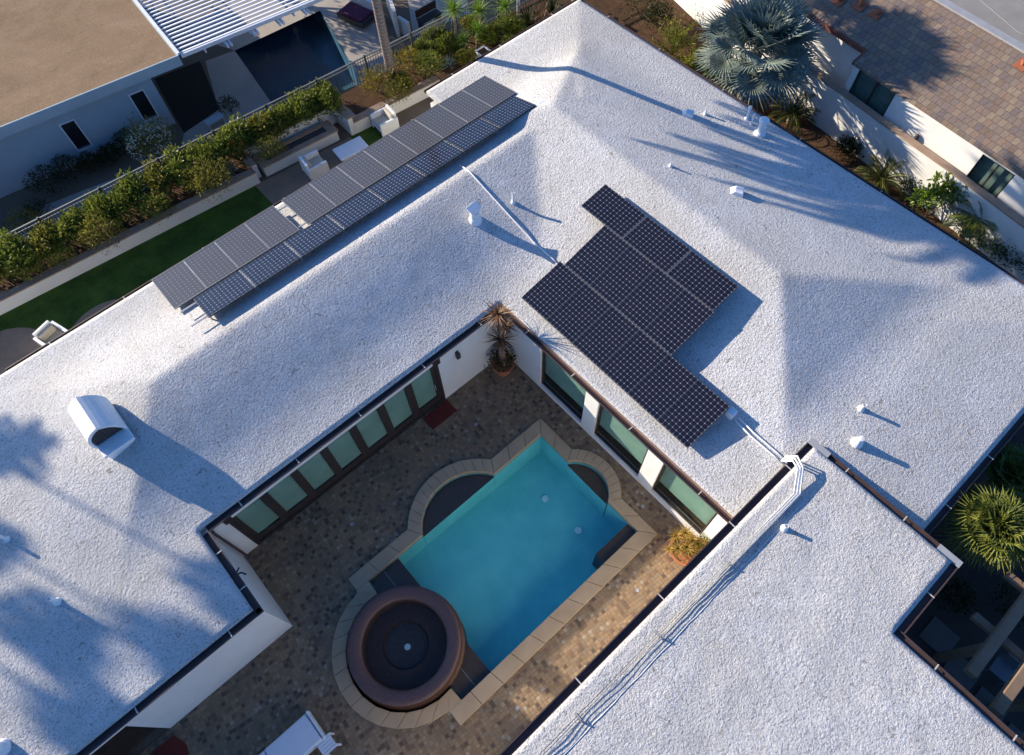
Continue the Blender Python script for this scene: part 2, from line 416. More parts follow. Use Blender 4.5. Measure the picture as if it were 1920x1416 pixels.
def shrub_mesh(seed, rx=.6, ry=.5, rz=.6, n=900, leaf=.13, asp=.45, lump=.35, cz=None):
    rg = random.Random(seed); mb = MB()
    cz = rz * .62 if cz is None else cz
    for k in range(4):
        a = rg.uniform(0, 2 * PI); q = rg.uniform(.0, .5)
        leafball(mb, rg, (rx * q * math.cos(a), ry * q * math.sin(a), cz * rg.uniform(.8, 1.25)), rx * rg.uniform(.55, .85), ry * rg.uniform(.55, .85), rz * rg.uniform(.5, .75), n // 4, leaf, asp, lump, .35, seed + k)
    return mb
def stems_mesh(seed, h=.6, r=.25, n=5):
    rg = random.Random(seed); mb = MB()
    for k in range(n):
        a = 2 * PI * k / n + rg.uniform(-.4, .4)
        mb.tube([(0, 0, 0), (r * .4 * math.cos(a), r * .4 * math.sin(a), h * .5), (r * math.cos(a), r * math.sin(a), h)], [.02, .014, .007], 5)
    return mb
def shrub(name, label, p, mb, mat, group=None, sh=.5, sr=.25):
    t = thing(name, label, 'shrub', p, group)
    mb.xform(Matrix.Translation(Vector(p))).build('foliage', mat, t)
    stems_mesh(3, sh, sr).xform(Matrix.Translation(Vector(p))).build('stem', m_stem, t)
    return t
def blade(mb, base, az, el, l, w, droop=.3, seg=4, twist=0, fold=.15):
    # a tapering strap leaf that arches over
    d = Vector((math.cos(az) * math.cos(el), math.sin(az) * math.cos(el), math.sin(el)))
    side = Vector((-math.sin(az), math.cos(az), 0))
    p = Vector(base); k = len(mb.v)
    for i in range(seg + 1):
        t = i / seg
        ww = w * (1 - t) ** .7 * (.75 + .6 * min(t * 3, 1) * (1 - t)) if i < seg else .002
        up = side.cross(d).normalized() * -1
        mb.v += [p - side * ww / 2 + up * 0, p + up * (-fold * ww), p + side * ww / 2]
        if i < seg:
            p = p + d * l / seg
            d = (d + Vector((0, 0, -droop * (t + .35)))).normalized()
    for i in range(seg):
        for j in range(2):
            a = k + i * 3 + j
            mb.f.append((a, a + 1, a + 4, a + 3))
def rosette(mb, rg, c, n, l, w, el0=-.1, el1=1.4, droop=.3, seg=4, fold=.15):
    for i in range(n):
        t = i / n
        el = el0 + (el1 - el0) * t + rg.uniform(-.12, .12)
        blade(mb, c, i * 2.39996 + rg.uniform(-.2, .2), el, l * rg.uniform(.8, 1.1), w * rg.uniform(.8, 1.15), droop * rg.uniform(.6, 1.3), seg, 0, fold)
def fan_leaf(mb, rg, base, az, el, pet, seglen, nseg=22, spread=2.6, w=.05, droop=.15, stem=None):
    d = Vector((math.cos(az) * math.cos(el), math.sin(az) * math.cos(el), math.sin(el)))
    side = Vector((-math.sin(az), math.cos(az), 0)); up = d.cross(side) * -1
    if up.z < 0: up = -up
    hub = Vector(base) + d * pet
    if stem is not None: stem.tube([base, Vector(base) + d * pet * .5 + Vector((0, 0, .03)), hub], [.022, .018, .014], 5)
    tilt = rg.uniform(-.25, .25)
    side2 = (side * math.cos(tilt) + up * math.sin(tilt)).normalized()
    for i in range(nseg):
        a = -spread + 2 * spread * i / (nseg - 1)
        sd = d * math.cos(a) + side2 * math.sin(a)
        l = seglen * (.72 + .28 * math.cos(a * .6)) * rg.uniform(.92, 1.06)
        sd = (sd + up * .18).normalized()
        k = len(mb.v); nrm = up; s2 = sd.cross(nrm).normalized()
        m1 = hub + sd * l * .5; t1 = hub + sd * l + Vector((0, 0, -droop * l * rg.uniform(.6, 1.6)))
        mb.v += [hub, m1 + s2 * w + up * -.01, m1 + up * .012, m1 - s2 * w + up * -.01, t1]
        mb.f += [(k, k + 1, k + 2), (k, k + 2, k + 3), (k + 1, k + 4, k + 2), (k + 2, k + 4, k + 3)]
def pinnate(mb, rg, base, az, el, l, leaf=.4, n=26, w=.025, droop=.9, vshape=.35, stem=None, lam=1):
    p = Vector(base); d = Vector((math.cos(az) * math.cos(el), math.sin(az) * math.cos(el), math.sin(el)))
    pts = [p.copy()]; ds = [d.copy()]
    for i in range(n):
        p = p + d * l / n; d = (d + Vector((0, 0, -droop / n * (1 + i / n)))).normalized()
        pts.append(p.copy()); ds.append(d.copy())
    if stem is not None: stem.tube(pts[::max(1, n // 8)], .012, 4)
    for i in range(2, n + 1):
        t = i / n; ll = leaf * (math.sin(PI * min(.98, (t * .85 + .12))) ** .6) * rg.uniform(.85, 1.1)
        sd = ds[i].cross(Vector((0, 0, 1)))
        sd = sd.normalized() if sd.length > .05 else Vector((-math.sin(az), math.cos(az), 0))
        up = sd.cross(ds[i])
        for sgn in (-1, 1):
            dr = (sd * sgn + ds[i] * .65 + up * vshape).normalized()
            q = pts[i]; tip = q + dr * ll + Vector((0, 0, -.25 * ll * lam)); m = q + dr * ll * .5
            wv = ds[i] * w
            k = len(mb.v); mb.v += [q, m + wv, tip, m - wv]; mb.f.append((k, k + 1, k + 2, k + 3))

# ------------------------------------------------------------------ roof shape of the main house
ROOF = [(-14, 6.41), (-2.95, 6.41), (-2.95, 8.97), (7.12, 8.97), (7.12, -3.0), (18.75, -3.0), (18.75, 17.56), (11.13, 17.56), (11.13, 16.68), (-14, 16.68)]
def seg_d(x, y, a, b):
    ax, ay = a; bx, by = b; dx, dy = bx - ax, by - ay
    t = max(0, min(1, ((x - ax) * dx + (y - ay) * dy) / (dx * dx + dy * dy)))
    return math.hypot(x - ax - t * dx, y - ay - t * dy)
def smax(a, b, k):
    h = max(k - abs(a - b), 0) / k
    return max(a, b) + h * h * k * .25
def smin(a, b, k): return -smax(-a, -b, k)
EDG = [(ROOF[i], ROOF[(i + 1) % len(ROOF)]) for i in range(len(ROOF))]
EDG = [e for e in EDG if not (e[0][0] == -14 and e[1][0] == -14)]
def roof_h(x, y):
    d = min(seg_d(x, y, a, b) for a, b in EDG)
    base = 2.85 + .11 * smin(d, 3.2, .8)
    K = .02
    cu = smin(smin(.198 * (y - 9.7), .225 * (15.55 - y), K), smin(.22 * (x + 4.5), .25 * (16.6 - x), K), K)
    ce = smin(smin(.245 * (x - 9.45), .22 * (16.75 - x), K), smin(.265 * (y - .62), .34 * (15.45 - y), K), K)
    c = smax(0, smax(cu, ce, .04), .16)
    l = .003 * noise.noise(Vector((x * .9, y * .9, 0))) + .004 * noise.noise(Vector((x * 2.7, y * 2.7, 5)))
    return base + c + l
def on_roof(px, py, h=roof_h):
    z = 3.2
    for _ in range(14):
        p = at(px, py, z); z = h(p.x, p.y)
    return at(px, py, z)
def in_poly(x, y, P):
    c = False; n = len(P)
    for i in range(n):
        (x1, y1), (x2, y2) = P[i], P[(i + 1) % n]
        if (y1 > y) != (y2 > y) and x < (x2 - x1) * (y - y1) / (y2 - y1) + x1: c = not c
    return c
def sheet(poly, hf, step, thick=.13):
    xs = sorted(set(p[0] for p in poly)); ys = sorted(set(p[1] for p in poly))
    def fill(a):
        o = []
        for i in range(len(a) - 1):
            n = max(1, int(math.ceil((a[i + 1] - a[i]) / step)))
            o += [a[i] + (a[i + 1] - a[i]) * k / n for k in range(n)]
        return o + [a[-1]]
    xs, ys = fill(xs), fill(ys)
    mb = MB(); idx = {}
    def vid(i, j, low=False):
        if (i, j, low) not in idx:
            idx[(i, j, low)] = len(mb.v)
            z = hf(xs[i], ys[j])
            mb.v.append(Vector((xs[i], ys[j], z - (thick if low else 0))))
        return idx[(i, j, low)]
    cells = {(i, j) for i in range(len(xs) - 1) for j in range(len(ys) - 1) if in_poly((xs[i] + xs[i + 1]) / 2, (ys[j] + ys[j + 1]) / 2, poly)}
    for i, j in cells:
        mb.f.append((vid(i, j), vid(i + 1, j), vid(i + 1, j + 1), vid(i, j + 1)))
        for (di, dj, a, b) in ((0, -1, (0, 0), (1, 0)), (1, 0, (1, 0), (1, 1)), (0, 1, (1, 1), (0, 1)), (-1, 0, (0, 1), (0, 0))):
            if (i + di, j + dj) not in cells:
                A = (i + a[0], j + a[1]); B = (i + b[0], j + b[1])
                mb.f.append((vid(*B), vid(*A), vid(*A, True), vid(*B, True)))
    return mb

house = thing('courtyard_house', 'white stucco house with a knobbly white foam roof wrapped around the pool courtyard', 'house', (0, 0, 0))
roof = sheet(ROOF, roof_h, .13).build('roof', m_foam, house)
for p in roof.data.polygons: p.use_smooth = abs(p.normal.z) > .5

def gutter(p0, p1, nrm, z, parent, straps=1.9, w=.15, d=.075, off=0.006, cap=True, lit=None):
    p0, p1, n = Vector((p0[0], p0[1], 0)), Vector((p1[0], p1[1], 0)), Vector((nrm[0], nrm[1], 0))
    u = (p1 - p0).normalized(); Ln = (p1 - p0).length
    mb = MB(); th = .012
    def slab(o0, o1, z0, z1):
        c = (p0 + p1) / 2 + n * (o0 + o1) / 2 + Vector((0, 0, (z0 + z1) / 2))
        mb.obox(c, u * Ln / 2, n * (o1 - o0) / 2, Vector((0, 0, (z1 - z0) / 2)))
    slab(off, off + th, z - d, z)
    slab(off + th, off + w - th, z - d, z - d + th)
    slab(off + w - th, off + w, z - d, z - .012)
    slab(off + w - th - .006, off + w + .012, z - .012, z)       # rolled front lip
    if cap:
        for e in (p0, p1):
            c = e + n * (off + w / 2) + Vector((0, 0, z - d / 2)) + u * (th / 2 if e is p0 else -th / 2)
            mb.obox(c, u * .004, n * (w / 2 - th), Vector((0, 0, d / 2 - .014)))
    g = mb.build('gutter', m_gutter, parent)
    k = max(1, int(Ln / straps))
    for i in range(k):
        q = p0 + u * (Ln * (i + .5 + .12 * math.sin(i * 5.1)) / k)
        sb = MB(); sb.obox(q + n * (off + w / 2) + Vector((0, 0, z + .006)), u * .014, n * (w / 2 + .01), Vector((0, 0, .004)))
        sb.build('gutter_strap', m_strap, g)
    return g
GZ = 2.79
gutter((-2.78, 8.97), (6.95, 8.97), (0, -1), GZ, house, w=.16)
gutter((7.12, 8.80), (7.12, .30), (-1, 0), GZ, house, w=.13, off=.035)
mb_ = MB(); mb_.box(7.087, 7.115, .30, 8.80, 2.66, 2.845); mb_.build('fascia_board', simple('faded_brown_board', L(.34, .21, .15), L(.25, .15, .11), 2.5, .8), house)
gutter((-2.95, 8.80), (-2.95, 6.24), (1, 0), GZ, house, 1.0, w=.16)
gutter((-14, 6.41), (-2.78, 6.41), (0, -1), GZ, house, w=.16)
gutter((-4.72, 16.68), (11.12, 16.68), (0, 1), GZ, house, 2.4)
gutter((11.13, 17.56), (18.9, 17.56), (0, 1), GZ, house, 2.2)
gutter((18.75, 17.56), (18.75, -3.0), (1, 0), GZ, house, 2.6)
gutter((10.2, -3.0), (18.9, -3.0), (0, -1), GZ, house)

# walls
def wall(*boxes, name='wall', mat=None, parent=None):
    mb = MB()
    for b in boxes: mb.box(*b)
    return mb.build(name, mat or m_stucco, parent or house)
YN, XE = 8.93, 7.09
wall((-2.85, -2.37, YN, YN + .2, 0, 2.65), (-2.37, 4.6, YN, YN + .2, 2.34, 2.65), (4.6, XE + .2, YN, YN + .2, 0, 2.65))
W = [(5.37, 7.23), (3.01, 4.87), (.62, 2.48)]
bx = []
ys = [YN] + [v for a, b in W for v in (b, a)] + [.2]
for i in range(0, len(ys), 2): bx.append((XE, XE + .2, ys[i + 1], ys[i], 0, 2.65))
for a, b in W: bx += [(XE, XE + .2, a, b, 0, .2), (XE, XE + .2, a, b, 2.43, 2.65)]
wall(*bx)
wall((-3.05, -2.85, 6.4, YN + .2, 0, 2.65))
wall((-6.58, -3.05, 6.4, 6.6, 0, 2.65), (-8.2, -6.58, 6.4, 6.6, 2.2, 2.65), (-14, -8.2, 6.4, 6.6, 0, 2.65), (-8.0, -7.5, 6.15, 6.4, 0, .35))
wall((-14, -1.5, 16.2, 16.4, 0, 2.65), (-1.5, 9.5, 16.2, 16.4, 2.4, 2.65), (9.5, 11.0, 16.2, 16.4, 0, 2.65), (11.0, 11.2, 16.4, 17.2, 0, 2.65), (11.2, 18.4, 17.0, 17.2, 0, 2.65))
wall((18.2, 18.4, -2.7, 17.0, 0, 2.65))
wall((10.0, 18.2, -2.7, -2.5, 0, 2.65))
# glazed garden front on the far side (seen only from other sides)
gf = MB()
for i in range(12):
    x = -1.5 + i * 1.0
    gf.box(x - .06 if i else x, x + .06 if i < 11 else x, 16.24, 16.32, 0, 2.4)
gfo = gf.build('garden_door', m_frame, house)
for i in range(11): MB().box(-1.44 + i, -.56 + i, 16.27, 16.285, 0, 2.4).build('pane', m_glass, gfo)

# courtyard sliding door, seven leaves
fr = MB()
y0, y1 = YN + .05, YN + .13
fr.box(-2.37, 4.6, YN + .01, y1 + .02, 0, .10); fr.box(-2.37, 4.6, YN + .02, y1 + .02, 2.29, 2.34)
fr.box(-2.37, -2.27, YN - .01, y1 + .02, .10, 2.29); fr.box(4.50, 4.6, YN - .01, y1 + .02, .10, 2.29)
fr.box(-2.43, -2.20, YN - .05, YN - .002, 2.30, 2.60); fr.box(4.44, 4.68, YN - .05, YN - .002, 2.30, 2.60)
pit = (4.50 + 2.27) / 7
panes = []
for i in range(7):
    a = -2.27 + i * pit
    fr.box(a, a + .125, y0, y1, .10, 2.29); fr.box(a + pit - .125, a + pit, y0, y1, .10, 2.29)
    fr.box(a + .125, a + pit - .125, y0, y1, .10, .40); fr.box(a + .125, a + pit - .125, y0, y1, 2.22, 2.29)
    panes.append((a + .125, a + pit - .125))
door = fr.build('sliding_door', m_frame, house)
for a, b in panes: MB().box(a, b, y0 + .03, y0 + .05, .40, 2.22).build('pane', m_glass, door)
MB().box(-2.3, 4.53, y1 - .02, y1 - .01, .12, 2.28).build('blind', m_blind, door)
hd = MB(); hd.tube([(4.35, y0 - .05, .95), (4.35, y0 - .05, 1.25)], .012, 6); hd.build('handle', m_strap, door)
# east wing picture windows
for a, b in W:
    f = MB(); x0, x1 = XE + .07, XE + .17
    f.box(x0, x1, a, a + .06, .2, 2.43); f.box(x0, x1, b - .06, b, .2, 2.43)
    f.box(x0, x1, a + .06, b - .06, .2, .27); f.box(x0, x1, a + .06, b - .06, 2.36, 2.43)
    wn = f.build('window', m_frame, house)
    MB().box(x0 + .04, x0 + .06, a + .06, b - .06, .27, 2.36).build('pane', m_glass, wn)
    MB().box(x1 + .005, x1 + .015, a + .02, b - .02, .80, 2.42).build('blind', m_blind, wn)
rm = MB(); rm.box(XE + .2, 9.2, .3, 8.8, .05, .14); rm.box(9.2, 9.3, .3, 8.8, .05, 2.7)
rm.build('interior', m_floor, house)
rm = MB(); rm.box(-8.3, -6.4, 6.62, 8.4, .0, .1); rm.box(-8.3, -6.4, 8.4, 8.5, 0, 2.3); rm.build('interior', m_floor, house)
# downpipe in the inner corner
dp = MB(); dp.tube([(-2.76, 8.84, 0), (-2.76, 8.84, 2.5), (-2.72, 8.78, 2.66)], .04, 8); dp.build('downpipe', m_gutter, house)
# chimney with a vaulted cowl
CX0, CX1, CY0, CY1 = -3.62, -2.80, 11.72, 13.2
ch = MB(); ch.box(CX0 + .06, CX1 - .06, CY0 + .06, CY1 - .06, 2.9, 3.60)
chim = ch.build('chimney', m_white, roof, bevel=.01)
sl = MB(); sl.box(CX0, CX1, CY0, CY1, 3.63, 3.72); sl.build('chimney_slab', m_white, chim, bevel=.015)
sl = MB(); sl.box(CX0 + .03, CX1 - .03, CY0 + .03, CY1 - .03, 3.60, 3.63); sl.build('painted_shadow_strip', m_grille, chim)  # dark strip standing in for the shadow under the slab
PF = [(-.43, 0), (-.455, .14), (-.45, .27), (-.42, .39), (-.36, .50), (-.27, .585), (-.16, .64), (-.04, .675), (.06, .61), (.16, .53), (.25, .43), (.32, .32), (.38, .20), (.42, .09), (.43, 0)]
prof = [((CX0 + CX1) / 2 - .02 + a, 3.72 + b) for a, b in PF]
inn = []
for i, (x, z) in enumerate(prof):
    cx, cz = (CX0 + CX1) / 2, 3.72
    inn.append((cx + (x - cx) * .86, max(3.72, cz + (z - cz) * .86)))
ya, yb = CY0 + .36, CY1 + .02
cw = MB(); n = len(prof)
vs = [(x, ya, z) for x, z in prof] + [(x, ya, z) for x, z in inn] + [(x, yb, z) for x, z in prof] + [(x, yb, z) for x, z in inn]
fs = []
for i in range(n - 1):
    fs += [(i, n + i, n + i + 1, i + 1), (i, i + 1, 2 * n + i + 1, 2 * n + i), (n + i, 3 * n + i, 3 * n + i + 1, n + i + 1), (2 * n + i, 2 * n + i + 1, 3 * n + i + 1, 3 * n + i)]
fs += [(0, 2 * n, 3 * n, n), (n - 1, 2 * n - 1, 4 * n - 1, 3 * n - 1)]
cw.add(vs, fs)
cwo = cw.build('chimney_cowl', m_white, chim)
gr = MB()
gi = [(x, z) for x, z in inn]
gr.add([(x, ya + .07, z) for x, z in gi] + [(x, ya + .09, z) for x, z in gi], [tuple(range(n)), tuple(reversed(range(n, 2 * n)))])
def inside_z(x):
    for (xa, za), (xb, zb) in zip(inn[1:], inn[2:]):
        if xa <= x < xb: return za + (zb - za) * (x - xa) / (xb - xa)
    return 3.74
for k in range(8):
    x = CX0 + .07 + k * .085
    gr.box(x, x + .012, ya + .035, ya + .065, 3.72, inside_z(x) - .015)
gr.build('chimney_grille', m_grille, chim)

# front wing: flat raised roof
FROOF = [(-4, -14), (7.47, -14), (7.47, -3.76), (9.81, -3.76), (9.81, .10), (-4, .10)]
def froof_h(x, y):
    d = min(abs(y - .16), 1.0)
    return 3.33 + .02 * d + .022 * noise.noise(Vector((x * .9, y * .9, 9))) + .014 * noise.noise(Vector((x * 2.7, y * 2.7, 3)))
wing = thing('raised_front_wing', 'flat white foam-roofed wing standing higher than the main roof beside the pool', 'building', (0, 0, 0))
fro = sheet(FROOF, froof_h, .13, .14).build('roof', m_foam, wing)
for p in fro.data.polygons: p.use_smooth = abs(p.normal.z) > .5
FZ = 3.31
gutter((-4, .10), (9.98, .10), (0, 1), FZ, wing, 2.2, .17)
gutter((9.81, .10), (9.81, -3.6), (1, 0), FZ, wing, 1.3, .17)
gutter((7.65, -3.76), (9.98, -3.76), (0, -1), FZ, wing, 1.6, .17)
gutter((7.47, -3.76), (7.47, -14), (1, 0), FZ, wing, 1.9, .17)
for (x, y, sx, sy) in ((9.81, .10, 1, 1), (9.81, -3.76, 1, -1)):
    mc = MB()
    mc.prism([(x, y), (x, y + sy * .19), (x + sx * .19, y + sy * .19), (x + sx * .19, y - sy * .40), (x, y - sy * .40)][::sx * sy], FZ + .004, FZ + .011)
    mc.build('gutter_corner', m_flash, wing)
wall((-3.8, 9.6, -.12, .06, 0, 3.16), (9.4, 9.6, -3.5, -.12, 0, 3.16), (7.3, 9.4, -3.5, -3.3, 0, 3.16), (7.1, 7.3, -13.8, -3.4, 0, 3.18), (-3.8, -3.6, -13.8, -.12, 0, 3.18), (-3.6, 7.1, -13.8, -13.6, 0, 3.18), parent=wing)

# ------------------------------------------------------------------ pool
def arc(cx, cy, r, a0, a1, n): return [(cx + r * math.cos(math.radians(a0 + (a1 - a0) * i / n)), cy + r * math.sin(math.radians(a0 + (a1 - a0) * i / n))) for i in range(n + 1)]
SC = (-.85, 3.92)
def path(inset, lx=None):         # the ring of the coping, inset from its outer edge
    e = inset
    ro = 2.0 - e; a = math.degrees(math.asin((6.4 - e - 5.2) / ro))
    lx = lx if lx is not None else -1.0 + e
    p = [(lx, 6.4 - e)] + [(2.7 + ro * math.cos(math.radians(180 - a - (180 - 2 * a) * i / 12)), 5.2 + ro * math.sin(math.radians(180 - a - (180 - 2 * a) * i / 12))) for i in range(13)]
    p += [(6.35 - e * .87, 6.4 - e)]
    r2 = 1.35 - e * .9; b = math.degrees(math.acos((6.35 - e * .87 - 5.5) / r2))
    p += arc(5.5, 3.95, r2, b, -b, 9)
    p += [(6.35 - e * .87, 1.47 + e * 1.07), (lx, 1.47 + e * 1.07)]
    return p
po, pi_ = path(0, -1.0), path(.42, -1.0)
HOLE = path(.05) + [(-1.0, 1.96)] + arc(SC[0], SC[1], 1.95, 262, 98, 16) + [(-1.0, 5.88)]
BASIN = path(.40)
pool = thing('swimming_pool', 'turquoise courtyard pool with sandstone coping and two bulging bays', 'swimming pool', (2.7, 3.9, 0))
cp = MB()
def slab4(mb, q, z0, z1, gap=.006):
    c = sum((Vector((a[0], a[1], 0)) for a in q), Vector()) / 4
    q2 = [Vector((a[0], a[1], 0)) + (c - Vector((a[0], a[1], 0))).normalized() * gap for a in q]
    mb.prism([(v.x, v.y) for v in q2], z0, z1)
for i in range(len(po) - 1):
    a, b, c, d = Vector(po[i]), Vector(po[i + 1]), Vector(pi_[i + 1]), Vector(pi_[i])
    k = max(1, round((b - a).length / .75))
    for j in range(k):
        t0, t1 = j / k, (j + 1) / k
        slab4(cp, [a.lerp(b, t0), a.lerp(b, t1), d.lerp(c, t1), d.lerp(c, t0)][::-1], -.10, .05 + .002 * ((i + j) % 3))
ring_o, ring_i = arc(*SC, 2.0, 264.5, 95.5, 13), arc(*SC, 1.62, 278, 82, 13)
for i in range(13):
    slab4(cp, [ring_o[i], ring_o[i + 1], ring_i[i + 1], ring_i[i]][::-1], -.10, .046 + .002 * (i % 3))
for sg in (1, -1):
    q = [(-1.04, 3.92 + sg * 1.985), (-1.0, 3.935 + sg * 2.045), (-.6, 3.935 + sg * 2.045), (-.625, 3.92 + sg * 1.60)]
    cp.prism(q[::-1] if sg > 0 else q, -.10, .045)
cp.build('coping', m_coping, pool, bevel=.012)
bs = MB()
nb = len(BASIN)
def depth(x, y): return -1.15 - .07 * max(0, x - 1)
bs.v = [Vector((x, y, -.02)) for x, y in BASIN] + [Vector((x, y, depth(x, y))) for x, y in BASIN]
bs.f = [(i, i + nb, (i + 1) % nb + nb, (i + 1) % nb) for i in range(nb)]
fl = MB(); fl.flat(BASIN, 0); 
for v in fl.v: v.z = depth(v.x, v.y)
bs.add(fl.v, fl.f)
bs.build('basin', m_plaster, pool)
wt = MB(); ins = path(.415, -.59)
wt.v = [Vector((x, y, -.02)) for x, y in ins] + [Vector((x, y, -.17)) for x, y in ins]; wt.f = [(i, i + nb, i + 1 + nb, i + 1) for i in range(nb - 1)]
wt.build('waterline_tile', simple('waterline_tile', L(.16, .22, .21), L(.30, .33, .28), 14, .3, .1, 30), pool)
def chord(cx, cy, r, fixed, axis, n=14):
    pts = []
    h = abs(fixed - (cy if axis == 'y' else cx)); al = math.acos(h / r)
    mid = PI / 2 if axis == 'y' else 0
    return [(cx + r * math.cos(mid - al + 2 * al * i / n), cy + r * math.sin(mid - al + 2 * al * i / n)) for i in range(n + 1)]
sh = MB(); sh.prism(chord(2.7, 5.2, 1.585, 6.0, 'y'), -1.5, -.26); sh.build('bay_riser', m_plaster, pool)
sh = MB(); sh.prism(chord(2.7, 5.2, 1.58, 5.99, 'y'), -.26, -.22); sh.build('tile_bay', m_darktile, pool)
sh = MB(); sh.prism(chord(5.5, 3.95, .965, 5.99, 'x'), -1.5, -.29); sh.build('bay_riser', m_plaster, pool)
sh = MB(); sh.prism(chord(5.5, 3.95, .96, 5.98, 'x'), -.29, -.25); sh.build('tile_bay', m_darktile, pool)
for a, b in ((4.75, 5.97), (1.93, 3.05)):
    st = MB(); st.box(-.59, .40, a, b, -1.5, -.16); so = st.build('pool_step', m_darktile, pool)
    ln = MB(); ln.box(-.13, -.115, a + .02, b - .02, -.158, -.152); ln.build('step_edge', m_tileline, so)
st = MB(); st.box(4.68, 5.97, 1.93, 2.28, -1.7, -.2); st.build('pool_bench', m_darktile, pool)
for x, y in ((5.02, 4.72), (5.08, 3.3)):
    d_ = MB(); d_.lathe([(0.0, 0), (.12, 0), (.12, .03), (.10, .045), (0, .05)], (x, y, depth(x, y) + .004), 20); d_.build('drain_cover', m_drain, pool)
ws = MB(); ws.flat(BASIN, -.075); w_o = ws.build('pool_water', m_water); w_o['kind'] = 'structure'

spa = thing('raised_spa', 'round raised spa bowl with a wide red granite rim at the end of the pool', 'spa', (SC[0], SC[1], 0))
sp = MB(); sp.lathe([(1.56, -1.45), (1.56, -.05), (1.5, .0), (1.44, .30)], (*SC, 0), 64, caps=False); sp.build('drum', m_darktile, spa)
rim = MB(); rim.lathe([(1.40, .28), (1.47, .34), (1.50, .42), (1.48, .47), (1.40, .49), (1.18, .44), (1.12, .38), (1.11, .26)], (*SC, 0), 72, True); rim.build('rim', m_spa_rim, spa, smooth=True)
bowl = MB(); bowl.lathe([(1.11, .36), (1.06, .15), (.62, .13), (.58, .015), (.0, .01)], (*SC, 0), 64, caps=False); bowl.build('bowl', m_spa_in, spa)
fl_ = MB(); fl_.lathe([(.575, .016), (.3, .018), (0, .018)], (*SC, 0), 48, caps=False); fl_.build('bowl_floor', m_grille, spa)
dr = MB(); dr.lathe([(0, 0), (.085, 0), (.08, .02), (0, .03)], (SC[0] + .0, SC[1] - .05, .02), 20); dr.build('drain_cover', m_drain, spa)
for k in range(6):
    a = k * PI / 3 + .3
    j = MB(); j.lathe([(0, 0), (.035, 0), (.03, .012), (0, .015)], (SC[0] + .84 * math.cos(a), SC[1] + .84 * math.sin(a), .145), 12); j.build('jet', m_grille, spa)
w = MB(); w.lathe([(0, .33), (1.085, .33)], (*SC, 0), 64, caps=False); wo = w.build('spa_water', m_spa_water); wo['kind'] = 'structure'

# ------------------------------------------------------------------ ground
pav = MB(); pav.flat([(-14, .08), (7.09, .08), (7.09, 8.93), (-2.85, 8.93), (-2.85, 6.4), (-14, 6.4)], 0, [HOLE])
tag(pav.build('courtyard_paving', m_cobble), kind='structure')
ZN = -1.5
FL = lambda x: 23.35 - .069 * (x + 3.3)        # the fence line
NP = [at(q[0], q[1], ZN) for q in ((440, 95), (510, 195), (665, 130), (600, 20))]
npc = [(p.x, p.y) for p in NP]
e1 = Vector(npc[0]) - Vector(npc[1]); e2 = Vector(npc[3]) - Vector(npc[2])
e1.normalize(); e2.normalize()
g1, g2 = Vector(npc[1]) - e1 * 1.0, Vector(npc[2]) - e2 * 1.0
npc = [tuple(Vector(npc[0]) + e1 * 2.5), tuple(g1), tuple(g2), tuple(Vector(npc[3]) + e2 * 2.5)]
gm = MB()
gm.flat([(-70, -80), (90, -80), (90, FL(90) - .1), (-70, FL(-70) - .1)], -.02, [HOLE])
gm.add([(-70, FL(-70) - .1, -.02), (90, FL(90) - .1, -.02), (90, FL(90) + .25, ZN - .01), (-70, FL(-70) + .25, ZN - .01)], [(0, 1, 2, 3)])
gm.flat([(-70, FL(-70) + .25), (90, FL(90) + .25), (90, 160), (-70, 160)], ZN - .01, [npc])
tag(gm.build('ground', m_ground), kind='structure')
def ground_patch(name, pts, z, mat):
    mb = MB(); mb.flat([(p[0], p[1]) for p in pts], z); return tag(mb.build(name, mat), kind='structure')

# ------------------------------------------------------------------ solar panels
def panel_proto(name, cell, fm=None):
    t = thing(name, '', 'solar panel', (0, 0, 0))
    a, b = .7795, .523
    f = MB(); w = .012
    f.box(-a, a, -b, -b + w, -.03, .012); f.box(-a, a, b - w, b, -.03, .012); f.box(-a, -a + w, -b + w, b - w, -.03, .012); f.box(a - w, a, -b + w, b - w, -.03, .012)
    f.build('panel_frame', fm or m_pframe, t)
    c = MB(); c.box(-a + w, a - w, -b + w, b - w, -.02, .006); c.build('cell_sheet', cell, t)
    return t
pp = panel_proto('solar_panel', m_cell_a)
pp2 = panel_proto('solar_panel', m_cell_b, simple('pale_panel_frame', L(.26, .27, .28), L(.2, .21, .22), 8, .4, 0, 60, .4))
used = {}
def panel(cen, uax, vax, label, group, su=1, sv=1, src=None):
    src = src or pp
    o = src if src.name not in used else copy_tree(src); used[src.name] = 1
    u, v = uax.normalized(), vax.normalized(); w_ = u.cross(v)
    if w_.z < 0: v = -v; w_ = u.cross(v)
    M = Matrix((u * su, v * sv, w_)).transposed().to_4x4(); M.translation = cen
    o.matrix_world = M; o['label'] = label; o['group'] = group
    return o
def rail(name, a, b, label, group):
    mb = MB(); mb.bar(a, b, .018, .03); o = mb.build(name, m_rail, None, a); return tag(o, label, 'rail', group)
Y_ = Vector((0, 1, 0)); X_ = Vector((1, 0, 0))
G1 = 'panels of the long array along the garden eave'
